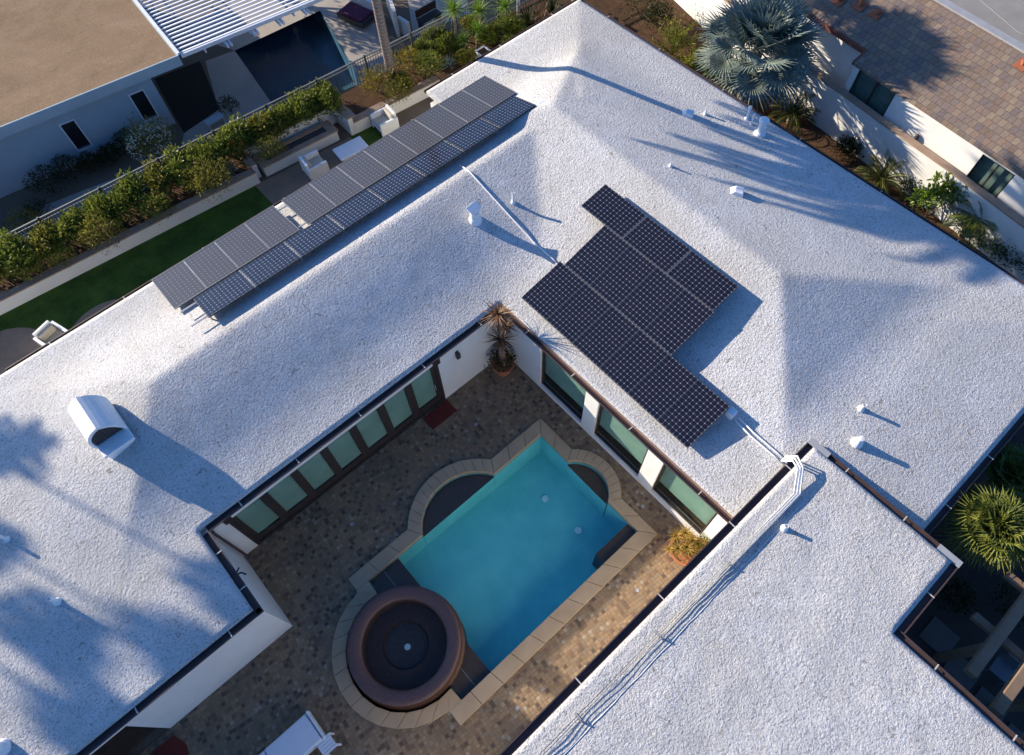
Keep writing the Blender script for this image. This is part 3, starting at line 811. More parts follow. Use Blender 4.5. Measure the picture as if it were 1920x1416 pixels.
# garden array, eave row: twelve panels set upright
o0, o1 = Vector((-.12, 16.47, 3.13)), Vector((-.15, 14.80, 3.42))
sl_ = (o1 - o0); sl_.x = 0
pitch = 1.067; x = -.12
cnt = 0
for i in range(12):
    if i == 4: x += .30
    c = Vector((x + .525, (o0.y + o1.y) / 2, (o0.z + o1.z) / 2))
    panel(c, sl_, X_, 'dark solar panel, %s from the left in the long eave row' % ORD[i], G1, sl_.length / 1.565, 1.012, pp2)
    x += pitch
x_end = x
o0, o1 = Vector((0, 14.54, 3.63)), Vector((0, 13.47, 3.91)); sl_ = o1 - o0
for i in range(8):
    c = Vector((.44 + .75 + i * 1.529, (o0.y + o1.y) / 2, (o0.z + o1.z) / 2))
    panel(c, X_, sl_, 'dark solar panel, %s from the left in the upper row of the garden array' % ORD[i], G1, .962, sl_.length / 1.05)
    if i:
        for k in (-.028, .028):
            q0 = Vector((.46 + i * 1.527 - .013 + k, o0.y, o0.z - .012)); q1 = Vector((.46 + i * 1.527 - .013 + k, o1.y, o1.z - .012))
            if k > 0: continue
            rail('mounting_rail', q0, q1, 'pale rail in the %s gap of the upper garden row of solar panels' % ORD[i - 1], 'rails between the upper garden panels')
# mounting legs of the garden array
lg = MB()
for i in range(9):
    x = .5 + i * 1.5
    for yy, zz in ((16.3, 3.12), (14.95, 3.36), (14.4, 3.62), (13.6, 3.83)):
        lg.box(x - .02, x + .02, yy - .02, yy + .02, roof_h(x, yy) - .03, zz)
for yy, zz in ((16.2, 3.14), (15.0, 3.345), (14.4, 3.66), (13.6, 3.87)):
    lg.box(-.05, 12.6, yy - .02, yy + .02, zz - .05, zz - .015)
tag(lg.build('panel_rack', m_rail, None, (6, 15, 3.2)), 'metal mounting frame carrying the long garden array of solar panels', 'rack')
G2 = 'panels of the stepped array beside the pool courtyard'
rows = [('lower', 6, 7.555, 9.10, 3.10, 3.425, 8.575, 1.058, False), ('middle', 4, 9.108, 10.712, 3.428, 3.885, 8.41, 1.035, False), ('upper', 3, 10.72, 11.72, 3.89, 4.07, 9.42, 1.705, True)]
rl = MB()
for nm, n, xa, xb, za, zb, ys_, pit, land in rows:
    u = Vector((xb - xa, 0, zb - za))
    for i in range(n):
        c = Vector(((xa + xb) / 2, ys_ - pit * (i + .5), (za + zb) / 2))
        lab = 'black solar panel, %s from the top in the %s row of the stepped array' % (ORD[i], nm)
        if land: panel(c, Y_, u, lab, G2, 1.665 / 1.559, (u.length - .004) / 1.046)
        else: panel(c, u, Y_, lab, G2, (u.length - .004) / 1.559, (pit - .007) / 1.046)
        if land and i:
            q = ys_ - pit * i
            rail('mounting_rail', Vector((xa, q, za - .012)), Vector((xb, q, zb - .012)), 'pale rail in the %s gap of the upper stepped row of solar panels' % ORD[i - 1], 'rails between the stepped panels')
    yb_ = ys_ - pit * n
    for f in (.25, .75):
        xx, zz = xa + (xb - xa) * f, za + (zb - za) * f
        rl.box(xx - .02, xx + .02, yb_ + .02, ys_ - .02, zz - .08, zz - .035)
        k = int((ys_ - yb_) / 1.2)
        for j in range(k + 1):
            yy = ys_ - .1 - (ys_ - yb_ - .2) * j / k
            rl.box(xx - .015, xx + .015, yy - .015, yy + .015, roof_h(xx, yy) - .03, zz - .05)
tag(rl.build('panel_rack', m_rail, None, (9, 5, 3.3)), 'metal mounting frame carrying the stepped array of solar panels', 'rack')
rail('row_rail', Vector((9.104, 8.38, 3.412)), Vector((9.104, 4.25, 3.412)), 'long pale rail between the lower and middle rows of the stepped array', 'row rails of the stepped array')
rail('row_rail', Vector((10.716, 8.45, 3.872)), Vector((10.716, 4.30, 3.872)), 'long pale rail between the middle and upper rows of the stepped array', 'row rails of the stepped array')
jb = MB(); jb.box(12.75, 13.0, 13.3, 13.5, 3.6, 3.9)
tag(jb.build('junction_box', m_white, None, (12.87, 13.4, 3.7), bevel=.01), 'white electrical box at the right end of the long garden array', 'junction box')
p = on_roof(1369, 778); jb = MB(); jb.box(p.x - .11, p.x + .11, p.y - .11, p.y + .11, p.z - .05, p.z + .24)
tag(jb.build('junction_box', m_white, None, p, bevel=.03), 'white electrical box at the near corner of the stepped array', 'junction box')

# ------------------------------------------------------------------ roof pipes and vents
def vent(name, label, px, py, prof, hf=roof_h, n=16, cat='roof vent', parts=None, group='small vents and pipes on the white roofs'):
    p = on_roof(px, py, hf)
    mb = MB(); mb.lathe(prof, p, n)
    t = mb.build(name, m_white, None, p, smooth=False)
    return tag(t, label, cat, group), p
pipe = lambda r, h: [(r * 2.2, -.06), (r * 1.9, .025), (r * 1.15, .07), (r, .10), (r, h), (r * .8, h), (r * .8, h - .05), (0, h - .05)]
vent('vent_pipe', 'thin white vent pipe beside the conduit on the shaded roof slope', 962.5, 380, pipe(.04, .42))
vent('vent_pipe', 'stubby white pipe in sun just above the edge of the palm shadow', 1322, 215, pipe(.04, .20))
vent('vent_pipe', 'white pipe near the far corner of the dim hip, its shadow pointing right', 1614, 767, pipe(.05, .24))
vent('vent_cone', 'squat white conical vent below the thinner pipe on the near right roof', 1606, 831, [(.17, -.05), (.15, .06), (.10, .17), (.075, .22), (.075, .30), (.0, .31)])
vent('vent_pipe', 'small white pipe standing alone on the raised flat roof', 1470, 991, pipe(.05, .20), froof_h)
vent('vent_pipe', 'white pipe with flared foot and long shadow on the lower left roof', 108, 1128, pipe(.05, .34))
vent('vent_pipe', 'white pipe at the left frame edge casting a long thin shadow', 14, 1012, pipe(.04, .34))
vent('vent_pipe', 'white pipe cut by the left frame edge near the bottom corner', 4, 1402, [(.2, -.06), (.17, .1), (.12, .16), (.1, .3), (0, .31)])
vent('vent_pipe', 'tiny white pipe on the upper slope inside the palm shadow edge', 1257, 312, pipe(.035, .16))
vent('vent_pipe', 'tall white pipe with a bulb cap by the right eave', 1399.5, 223, [(.10, -.05), (.07, .04), (.03, .07), (.03, .40), (.055, .42), (.06, .47), (.045, .52), (0, .53)])
vent('vent_pipe', 'tall thin white pipe without cap between two other eave vents', 1408, 233, [(.07, -.05), (.05, .04), (.025, .07), (.025, .44), (0, .44)])
vent('flue_vent', 'fat white flue with a round cap by the right eave', 1424, 251, [(.22, -.06), (.19, .06), (.12, .14), (.115, .42), (.10, .44), (.10, .47), (.16, .49), (.165, .58), (.12, .62), (0, .63)], n=20)
def hood(label, px, py, s=1.0):
    p = on_roof(px, py)
    mb = MB(); w, d, h = .17 * s, .22 * s, .15 * s
    mb.add([(-w, d, -.04), (w, d, -.04), (w, -d, -.04), (-w, -d, -.04), (-w * .7, d * .2, h), (w * .7, d * .2, h), (w * .8, -d * .9, h * .9), (-w * .8, -d * .9, h * .9)],
           [(0, 1, 2, 3), (4, 7, 6, 5), (0, 4, 5, 1), (1, 5, 6, 2), (2, 6, 7, 3), (3, 7, 4, 0)])
    mb.xform(Matrix.Translation(p) @ Matrix.Rotation(.5, 4, 'Z'))
    return tag(mb.build('hood_vent', m_white, None, p, bevel=.02), label, 'roof vent', 'small vents and pipes on the white roofs')
hood('low white hooded vent where the trunk shadow meets the crown shadow', 1288, 215)
hood('low white hooded vent deep in the palm crown shadow', 1380, 361, 1.05)
p = on_roof(891, 412)
bv = thing('flared_vent', 'large white flared vent with a slanted top slab on the shaded slope', 'roof vent', p)
mb = MB(); mb.lathe([(.22, -.08), (.18, .08), (.15, .14), (.14, .36)], p, 20); mb.build('vent_body', m_white, bv, smooth=False)
mb = MB(); mb.add([(-.13, -.10, .34), (.13, -.10, .34), (.13, .10, .34), (-.13, .10, .34), (-.22, -.12, .50), (.22, -.12, .50), (.22, .14, .58), (-.22, .14, .58), ], [(0, 3, 2, 1), (4, 5, 6, 7), (0, 1, 5, 4), (1, 2, 6, 5), (2, 3, 7, 6), (3, 0, 4, 7)])
mb.xform(Matrix.Translation(p) @ Matrix.Rotation(.1, 4, 'Z')); mb.build('vent_top', m_white, bv, bevel=.015)

# conduits
def conduit(name, label, pts, r, hf, lift, group='white electrical conduits'):
    mb = MB(); w = []
    for q in pts:
        p_ = on_roof(q[0], q[1], hf) if len(q) == 2 else Vector(q)
        w.append(p_ + Vector((0, 0, lift if len(q) == 2 else 0)))
    fine = []
    for a, b in zip(w, w[1:]):
        k = max(1, int((b - a).length / .35)) if hf is not None else 1
        for i in range(k):
            q = a.lerp(b, i / k)
            if hf is not None and len(pts[0]) == 2: q.z = max(q.z, hf(q.x, q.y) + lift * .8)
            fine.append(q)
    fine.append(w[-1]); mb.tube(fine, r, 8)
    return tag(mb.build(name, m_white if name == 'conduit' else m_flash, None, w[0], smooth=True), label, name, group if name == 'conduit' else None)
conduit('conduit', 'white conduit running down the shaded slope between the two solar arrays', [(862, 311), (900, 345), (950, 400), (1000, 455), (1050, 499)], .022, roof_h, .035)
conduit('conduit', 'left one of two white conduits from the stepped array to the raised wing', [(1378, 792), (1404, 818), (1467, 872)], .022, roof_h, .07)
conduit('conduit', 'right one of two white conduits from the stepped array to the raised wing', [(1384, 786), (1410, 812), (1476, 869)], .022, roof_h, .07)
ZF = 3.404
c1 = [(8.98, .42, 3.22), (9.0, .22, 3.56), (8.93, .02, 3.55), (8.42, -.33, 3.388), (-3.9, -.25, 3.388)]
conduit('conduit', 'long white conduit nearer the pool edge of the raised roof', c1, .025, None, 0)
c2 = [(9.14, .42, 3.22), (9.16, .22, 3.59), (9.05, -.05, 3.55), (8.52, -.43, 3.42), (-3.9, -.36, 3.42)]
conduit('conduit', 'long white conduit farthest from the pool on the raised flat roof', c2, .025, None, 0)
c3 = [(9.06, .42, 3.22), (9.08, .22, 3.575), (8.99, -.015, 3.55), (8.47, -.38, ZF), (-3.9, -.305, ZF)]
conduit('conduit', 'middle one of three long white conduits on the raised flat roof', c3, .025, None, 0)
mb = MB(); k = []
for i in range(60): k.append((8.3 - i * .2, -.62 + .008 * math.sin(i * 1.3) + .005 * math.sin(i * 2.9), froof_h(8.3 - i * .2, -.62) + .006))
mb.tube(k, .008, 6); tag(mb.build('cable', m_white, None, k[0], smooth=True), 'thin wavy white cable lying in the shadow of the raised conduits', 'cable')
for i, xx in enumerate((5.95, 3.6, 1.13, -1.3)):
    s_ = MB(); s_.box(xx - .03, xx + .03, -.40, -.21, froof_h(xx, -.3) - .02, 3.36); s_.box(xx - .015, xx + .015, -.42, -.20, 3.446, 3.452); s_.box(xx - .02, xx + .02, -.43, -.395, 3.35, 3.452)
    tag(s_.build('conduit_block', m_flash, None, (xx, -.3, ZF)), 'small grey block holding the two long conduits, %s from the far end' % ORD[i], 'support block', 'blocks under the long conduits')
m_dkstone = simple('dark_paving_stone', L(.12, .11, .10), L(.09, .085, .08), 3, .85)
m_dkchair = simple('grey_chair_paint', L(.16, .18, .22), L(.13, .15, .18), 3, .6)

# ------------------------------------------------------------------ courtyard things
def mat_rect(label, pts, z=.012):
    mb = MB(); mb.prism([(p[0], p[1]) for p in pts], .002, .02)
    c = sum((Vector((p[0], p[1], 0)) for p in pts), Vector()) / len(pts)
    return tag(mb.build('doormat', m_mat, None, c), label, 'doormat', 'red brown doormats')
mat_rect('red brown doormat in front of the right end of the glass sliding door', [(3.62, 8.36), (4.60, 8.36), (4.60, 8.88), (3.62, 8.88)])
mat_rect('dark red doormat outside the recessed doorway at the bottom of the courtyard', [(-7.5, 5.45), (-6.55, 5.45), (-6.45, 5.8), (-6.6, 6.2), (-7.5, 6.2)])
p = on_y(856, 664, YN)
sc_ = thing('wall_lamp', 'narrow dark wall lamp on the white wall beside the tall potted aloe', 'wall lamp', (p.x, YN, p.z))
mb = MB(); mb.box(p.x - .05, p.x + .05, YN - .02, YN, p.z - .17, p.z + .17); mb.build('back_plate', m_frame, sc_)
mb = MB(); mb.box(p.x - .065, p.x + .065, YN - .12, YN - .02, p.z - .14, p.z + .12); mb.build('lamp_shade', m_grille, sc_, bevel=.01)
p = on_x(443, 1078, -2.85)
sc_ = thing('wall_bracket', 'small dark bracket light on the white end wall under the gutter', 'wall lamp', (-2.85, p.y, p.z))
mb = MB(); mb.box(-2.85, -2.83, p.y - .05, p.y + .05, p.z - .06, p.z + .06); mb.build('back_plate', m_frame, sc_)
mb = MB(); mb.tube([(-2.83, p.y, p.z), (-2.72, p.y - .05, p.z + .03), (-2.66, p.y - .16, p.z + .02)], .022, 8); mb.tube([(-2.83, p.y + .03, p.z), (-2.70, p.y + .1, p.z + .03)], .018, 8); mb.build('lamp_arm', m_frame, sc_)
for i, (px, py) in enumerate(((892, 796), (660, 983), (1195, 1107), (1205, 950), (970, 1328))):
    p = at(px, py, 0); mb = MB(); mb.lathe([(.055, 0), (.055, .008), (.04, .008), (.035, .003), (0, .003)], p, 16)
    tag(mb.build('floor_drain', m_flash, None, p), 'small round deck drain set in the cobbles, ' + ['nearest the red doormat', 'left of the pool by the sliding door', 'between pool and raised wing, upper one', 'under the picture windows', 'between spa and raised wing'][i], 'drain', 'round drains in the courtyard cobbles')
# daybed and slatted side table
db = thing('daybed', 'white cushioned daybed on the cobbles at the bottom edge', 'daybed', (-4.5, 3.9, 0))
mb = MB(); mb.box(-5.7, -3.63, 3.48, 4.28, .26, .36); mb.build('frame', m_white, db, bevel=.01)
for x in (-5.62, -3.75):
    for y in (3.55, 4.21):
        mb = MB(); mb.box(x - .04, x + .04, y - .04, y + .04, 0, .26); mb.build('leg', m_white, db)
mb = MB(); mb.box(-4.92, -3.72, 3.50, 4.26, .365, .50); mb.build('cushion', m_cush, db, bevel=.03)
mb = MB(); mb.box(-5.68, -4.94, 3.50, 4.26, .365, .50); mb.build('cushion', m_cush, db, bevel=.03)
mb = MB(); mb.box(-3.68, -3.63, 3.48, 4.28, .36, .52); mb.build('headboard', m_white, db, bevel=.01)
tb = thing('side_table', 'small white slatted side table against the daybed corner', 'side table', (-3.66, 3.22, 0))
u = (at(605, 1374, .45) - at(590, 1398, .45)); c0 = at(612, 1397, .45)
mb = MB()
for k in range(5): mb.box(c0.x - .19, c0.x + .19, c0.y - .19 + k * .078, c0.y - .19 + k * .078 + .066, .425, .45)
mb.box(c0.x - .19, c0.x - .15, c0.y - .19, c0.y + .19, .40, .425); mb.box(c0.x + .15, c0.x + .19, c0.y - .19, c0.y + .19, .40, .425)
mb.build('table_top', m_white, tb)
for sx in (-.16, .2):
    for sy in (-.16, .16):
        mb = MB(); mb.box(c0.x + sx - .025, c0.x + sx + .02, c0.y + sy - .02, c0.y + sy + .02, 0, .40 if sx < 0 else .47); mb.build('leg', m_white, tb)
# tall aloe in the corner
rg = random.Random(3)
P0 = Vector((6.62, 8.46, 0))
al = thing('potted_aloe', 'tall brown-tipped tree aloe in a terracotta pot in the courtyard corner', 'potted plant', P0)
mb = MB(); mb.lathe([(.22, 0), (.33, .42), (.37, .44), (.37, .52), (.31, .52), (.29, .46), (0, .46)], P0, 28); mb.build('pot', m_terra, al)
mb = MB()
for k in range(7):
    a = k * .9; mb.tube([P0 + Vector((.07 * math.cos(a), .07 * math.sin(a), .46)), P0 + Vector((.05 * math.cos(a + .4), .05 * math.sin(a + .4), 1.2)), P0 + Vector((-.03 + .03 * math.cos(a + .8), .03 * math.sin(a + .8), 1.95))], [.055, .05, .04], 7)
mb.tube([P0 + Vector((0, 0, 1.8)), P0 + Vector((.02, .0, 2.5)), P0 + Vector((-.02, .05, 3.25))], [.05, .04, .035], 8)
mb.tube([P0 + Vector((0.02, -.02, 1.7)), P0 + Vector((.14, -.05, 2.2)), P0 + Vector((.16, -.06, 2.6))], [.04, .035, .03], 8)
mb.build('trunk', m_fibre, al)
mb = MB()
rosette(mb, rg, P0 + Vector((-.03, 0, 1.95)), 46, .62, .05, -.9, 1.1, .35)
rosette(mb, rg, P0 + Vector((.16, -.06, 2.6)), 40, .5, .045, -.8, 1.2, .35)
rosette(mb, rg, P0 + Vector((-.02, .05, 3.25)), 60, .62, .05, -1.0, 1.3, .32)
mb.build('blades', m_dry, al)
mb = MB(); leafball(mb, rg, P0 + Vector((0, 0, .72)), .42, .42, .30, 420, .10, .5); mb.build('underplanting', m_dkleaf, al)
P0 = Vector((6.50, .62, 0))
al = thing('potted_aloe', 'clump of orange-tinged aloe in a terracotta bowl beside the last picture window', 'potted plant', P0)
mb = MB(); mb.lathe([(.26, 0), (.44, .34), (.47, .36), (.47, .42), (.41, .42), (.39, .37), (0, .37)], P0, 30); mb.build('pot', m_terra, al)
mb = MB(); st = MB()
for (dx, dy, z, l, n) in ((-.12, .42, .95, .30, 34), (.10, .30, 1.0, .30, 34), (-.30, .16, .80, .26, 28), (-.10, .02, .78, .32, 36), (.2, .05, .7, .26, 28), (-.42, .32, .62, .22, 20), (.05, -.2, .6, .26, 26), (.28, -.1, .55, .22, 22)):
    q = P0 + Vector((dx, dy, z)); st.tube([P0 + Vector((dx * .4, dy * .4, .36)), q], [.03, .022], 6); rosette(mb, rg, q, n, l, .035, -.4, 1.3, .25)
st.build('stem', m_stem, al); mb.build('blades', m_aloe, al)
mb = MB(); leafball(mb, rg, P0 + Vector((.02, -.02, .5)), .4, .4, .2, 420, .07, .4); mb.build('underplanting', m_hedge, al)
P1 = Vector((7.0, .38, 0)); sp_ = thing('potted_plant', 'small terracotta pot of green leaves tucked under the raised wing eave', 'potted plant', P1 + Vector((-.06, .05, 0)))
mb = MB(); mb.lathe([(.10, 0), (.15, .25), (.13, .25), (0, .22)], P1 + Vector((-.06, .05, .2)), 18); mb.build('pot', m_terra, sp_)
mb = MB(); leafball(mb, rg, P1 + Vector((-.06, .05, .6)), .17, .17, .18, 160, .09, .4); mb.build('foliage', m_hedge, sp_)

# ------------------------------------------------------------------ garden side: lawn, planter wall, patio
LW = [at(0, 592, 0), at(320, 426, 0), at(425, 366, 0), at(555, 309, 0), at(790, 196, 0)]
def wall_y(x):      # face of the low white garden wall
    a, b = at(0, 592, 0), at(555, 309, 0)
    return a.y + (b.y - a.y) * (x - a.x) / (b.x - a.x)
ground_patch('lawn', [(-14, 16.3), (11.0, 16.3), (11.0, wall_y(11.0)), (-14, wall_y(-14))], .004, m_grass)
pt = [at(525, 325, 0), at(580, 290, 0), at(760, 215, 0)]
ground_patch('garden_patio', [(4.95, 16.3), (9.15, 16.3), (9.15, wall_y(9.15)), (4.95, wall_y(4.95))], .010, m_flag)
def blob(cx, cy, r, n=28, sy=1): return [(cx + r * math.cos(2 * PI * i / n), cy + r * sy * math.sin(2 * PI * i / n)) for i in range(n)]
c = at(185, 615, 0); ground_patch('round_stone_patio', blob(c.x + .2, c.y - .65, 1.55), .012, m_flag)
c = at(5, 680, 0); ground_patch('round_stone_patio', blob(c.x - .1, c.y - .35, 1.7), .012, m_flag)
def low_wall(label, x0, x1, h=.52):
    ya, yb = wall_y(x0), wall_y(x1)
    t = thing('garden_wall', label, 'garden wall', ((x0 + x1) / 2, (ya + yb) / 2, 0))
    mb = MB(); mb.prism([(x0, ya), (x1, yb), (x1, yb + .2), (x0, ya + .2)], 0, h); mb.build('wall_face', m_stucco, t)
    mb = MB(); n = max(1, int((x1 - x0) / .7))
    for k in range(n):
        xa, xb = x0 + (x1 - x0) * k / n, x0 + (x1 - x0) * (k + 1) / n - .008
        mb.prism([(xa, wall_y(xa) - .015), (xb, wall_y(xb) - .015), (xb, wall_y(xb) + .30 + .04 * math.sin(k * 2.1)), (xa, wall_y(xa) + .30 + .04 * math.sin(k * 1.7))], h, h + .05)
    mb.build('stone_cap', m_cap, t)
    return t
low_wall('long white retaining wall with stone cap along the lawn, left of the patio', -14, 5.2)
low_wall('short white retaining wall with stone cap between the trunk base and the eave', 9.45, 13.5)
# planting bed behind it
bed = MB()
def bedpoly(x0, x1): return [(x0, wall_y(x0) + .2), (x1, wall_y(x1) + .2), (x1, FL(x1) - .12), (x0, FL(x0) - .12)]
bed.prism(bedpoly(-14, 5.2), -.1, .46); bed.prism(bedpoly(9.6, 13.5), -.1, .46)
bed.prism([(13.5, 17.7), (22.0, 17.7), (22.0, FL(22) - .12), (13.5, FL(13.5) - .12)], -.1, .20)
a, b = bedpoly(5.2, 9.6)[0], bedpoly(5.2, 9.6)[1]
bed.prism([(5.2, a[1] + 1.25), (9.6, b[1] + 1.25), (9.6, FL(9.6) - .12), (5.2, FL(5.2) - .12)], -.1, .46)
tag(bed.build('garden_bed', m_soil), kind='structure')
# seat wall with fire trough
def trb(x0, x1, y0, y1, z0, z1, mb):     # box in the slanted frame of the garden wall
    mb.prism([(x0, wall_y(x0) + y0), (x1, wall_y(x1) + y0), (x1, wall_y(x1) + y1), (x0, wall_y(x0) + y1)], z0, z1)
sw = thing('fire_trough', 'long white masonry fire trough with stone top and a dark slot', 'fire pit', (7.3, wall_y(7.3) + .5, 0))
mb = MB(); trb(5.55, 8.75, .12, .80, 0, .46, mb); mb.build('trough_wall', m_stucco, sw)
mb = MB(); trb(5.5, 8.8, .08, .30, .46, .52, mb); trb(5.5, 5.85, .30, .66, .46, .52, mb); trb(8.45, 8.8, .30, .66, .46, .52, mb); trb(5.5, 8.8, .66, .84, .46, .52, mb); mb.build('stone_top', m_cap, sw)
mb = MB(); trb(5.86, 8.44, .31, .65, .46, .475, mb); mb.build('fire_slot', m_grille, sw)
sb = thing('seat_wall', 'white masonry surround with tan stone cap behind the fire trough', 'garden wall', (7.3, wall_y(7.3) + 1.2, 0))
mb = MB(); trb(5.2, 9.45, 1.05, 1.25, 0, .80, mb); trb(5.2, 5.4, .25, 1.05, 0, .66, mb); trb(9.25, 9.45, .02, 1.05, 0, .80, mb); mb.build('wall_face', m_stucco, sb)
mb = MB(); trb(5.16, 9.6, 1.02, 1.42, .80, .85, mb); trb(5.1, 5.42, .22, 1.02, .66, .71, mb); trb(9.23, 9.62, .0, 1.02, .80, .85, mb); mb.build('stone_cap', m_cap, sb)
# armchairs and low table
def armchair(label, c, rot, group):
    t = thing('armchair', label, 'armchair', (0, 0, 0), group)
    mb = MB(); w, d = .42, .40
    for s_ in (-1, 1): MB().box(min(s_ * w, s_ * (w - .1)), max(s_ * w, s_ * (w - .1)), -d, d, .08, .62).build('arm', m_white, t, bevel=.015)
    mb = MB(); mb.box(-w + .1, w - .1, d - .1, d, .08, .78); mb.build('back', m_white, t, bevel=.015)
    mb = MB(); mb.box(-w + .1, w - .1, -d, d - .1, .22, .30); mb.build('seat', m_white, t)
    mb = MB(); mb.box(-w + .12, w - .12, -d + .01, d - .12, .30, .42); mb.build('cushion', m_beige, t, bevel=.03)
    mb = MB(); mb.box(-w + .14, w - .14, d - .24, d - .11, .42, .72); mb.build('cushion', m_beige, t, bevel=.03)
    for sx in (-1, 1):
        for sy in (-1, 1):
            mb = MB(); mb.box(sx * w - .03 * sx - .03, sx * w - .03 * sx + .03, sy * d - .03 * sy - .03, sy * d - .03 * sy + .03, 0, .08); mb.build('leg', m_white, t)
    t.location = c; t.rotation_euler = (0, 0, rot)
    WL[t.name] = Vector(c)
    return t
AG = 'white armchairs of the patio set'
c = at(590, 312, .3); armchair('white box-frame armchair on the patio beside the lawn edge', (c.x, c.y, .012), PI / 2 - .1, AG)
c = at(722, 230, .3); armchair('white box-frame armchair near the corner of the masonry fire surround', (c.x, c.y, .012), -PI / 2 - .1, AG)
c = at(97, 628, .5); armchair('pale armchair half hidden by the eave between two round stone patios', (c.x, c.y - .1, .006), .3, AG)
c = at(657, 277, .4)
ct = thing('coffee_table', 'white rounded coffee table between the two patio armchairs', 'coffee table', (c.x, c.y, 0))
mb = MB(); mb.box(c.x - .62, c.x + .62, c.y - .38, c.y + .36, .34, .40); mb.xform(Matrix.Translation((c.x, c.y, 0)) @ Matrix.Rotation(-.10, 4, 'Z') @ Matrix.Translation((-c.x, -c.y, 0))); mb.build('table_top', m_white, ct, bevel=.04)
mb = MB(); mb.box(c.x - .5, c.x + .5, c.y - .28, c.y + .26, .012, .34); mb.xform(Matrix.Translation((c.x, c.y, 0)) @ Matrix.Rotation(-.10, 4, 'Z') @ Matrix.Translation((-c.x, -c.y, 0))); mb.build('base', m_white, ct)

# metal picket fence
fn = thing('picket_fence', 'long dark metal picket fence between the hedge and the neighbouring pool', 'fence', (4, FL(4), 0))
fx0, fx1, ft = -14, 22, 1.45
mb = MB()
for zz, h in ((ft, .05), (ft - .14, .03), (.30, .03)): mb.bar((fx0, FL(fx0), zz), (fx1, FL(fx1), zz), .05 if h == .05 else .03, h)
mb.build('rail', simple('weathered_grey_rail', L(.20, .205, .19), L(.15, .155, .15), 6, .5), fn)
mb = MB(); x = fx0
while x < fx1: mb.box(x - .009, x + .009, FL(x) - .009, FL(x) + .009, .1, ft - .02); x += .115
mb.build('pickets', m_iron, fn)
for i in range(16):
    x = -12.9 + i * 2.22
    mb = MB(); mb.box(x - .035, x + .035, FL(x) - .035, FL(x) + .035, -.1, ft + .06); mb.build('post', m_iron, fn)

# hedge along the fence
HG = 'hedge shrubs along the picket fence'
hm = []
for k in range(4):
    mb = shrub_mesh(40 + k, .85, .62, .85, 2600, .14, .45, .35, .50)
    me = bpy.data.meshes.new('foliage'); me.from_pydata(mb.v, [], mb.f); hm.append(me)
for k, me in enumerate(hm): me.materials.append([m_hedge, m_hedge2, m_hedge, m_hedge][k])
sm = stems_mesh(5, .5, .3, 6); sme = bpy.data.meshes.new('stem'); sme.from_pydata(sm.v, [], sm.f); sme.materials.append(m_stem)
def inst(name, label, cat, p, me, rot, s, group, stem=sme):
    t = thing(name, label, cat, p, group); t.rotation_euler = (0, 0, rot); t.scale = s if hasattr(s, '__len__') else (s, s, s)
    o = bpy.data.objects.new('foliage', me); COL.objects.link(o); o.parent = t
    if stem: q = bpy.data.objects.new('stem', stem); COL.objects.link(q); q.parent = t
    return t
xs_ = [-7.0 + i * 1.02 for i in range(17)]
for i, x in enumerate(xs_):
    s = R.uniform(1.0, 1.22)
    inst('hedge_shrub', 'leafy hedge shrub against the metal picket fence, %s from the left end' % ORD[i], 'shrub', (x + R.uniform(-.15, .15), FL(x) - .58 + R.uniform(-.08, .08), .44), hm[i % 4], R.uniform(0, 6), (s, s * .95, s * R.uniform(.85, 1.05)), HG)
for i, (px, py, s) in enumerate(((760, 150, .8), (790, 85, .9), (815, 60, .9), (835, 75, .9), (868, 95, .75), (915, 60, .95), (955, 45, 1.0), (962, 75, .8), (890, 40, .9))):
    p = at(px, py + 18, .4)
    inst('hedge_shrub', 'loose leafy shrub below the yuccas, %s to the right of the tall trunk' % ORD[i], 'shrub', (p.x, p.y, .18 if p.x > 13.5 else .44), hm[(i + 1) % 4], R.uniform(0, 6), s * .85, 'loose shrubs right of the palm trunk')
# front shrubs (clipped balls and mounds)
def ball(label, px, py, r, mat, seed, n=1100, leaf=.07, asp=.5, lump=.12, name='clipped_shrub', z=.46, sq=.85, group='mounded shrubs in front of the hedge'):
    p = at(px, py, z + r * .6); p.z = z; r *= 1.22
    mb = MB(); rg = random.Random(seed)
    leafball(mb, rg, (p.x, p.y, z + r * sq * .75), r, r, r * sq, n, leaf, asp, lump, .4, seed)
    t = thing(name, label, 'shrub', p, group)
    mb.build('foliage', mat, t)
    s_ = stems_mesh(seed, r * .9, r * .5); s_.xform(Matrix.Translation(p)).build('stem', m_stem, t)
    return t
ball('clipped round green shrub beside the patio seat wall', 507, 285, .52, m_hedge2, 1, 1500, .075)
ball('largest feathery rounded shrub, standing over the middle of the white wall', 397, 342, .70, m_hedge2, 2, 2200, .13, .22, .25)
ball('low spreading green mound between the feathery bush and the lime bromeliad', 295, 393, .50, m_hedge, 3, 1400, .09)
ball('bushy olive shrub left of the lime bromeliad', 192, 440, .62, m_hedge2, 4, 1700, .12, .3, .3)
ball('small clipped green ball shrub near the left end of the wall', 118, 482, .42, m_hedge, 5, 1300, .07)
ball('loose yellow-green shrub just left of the small clipped ball', 58, 500, .50, m_hedge2, 6, 1300, .11, .3, .3)
ball('golden shrub at the foot of the tall trunk, left side', 705, 160, .55, m_gold, 7, 1100, .13, .25, .35)
ball('golden shrub right of the tall trunk', 765, 122, .52, m_gold, 8, 1100, .13, .25, .35)
ball('reddish green shrub right in front of the tall trunk', 745, 178, .42, m_hedge2, 9, 900, .12, .25, .3)
ball('dense green shrub beside the golden one near the eave', 805, 128, .52, m_hedge, 10, 1300, .10, .35, .3)
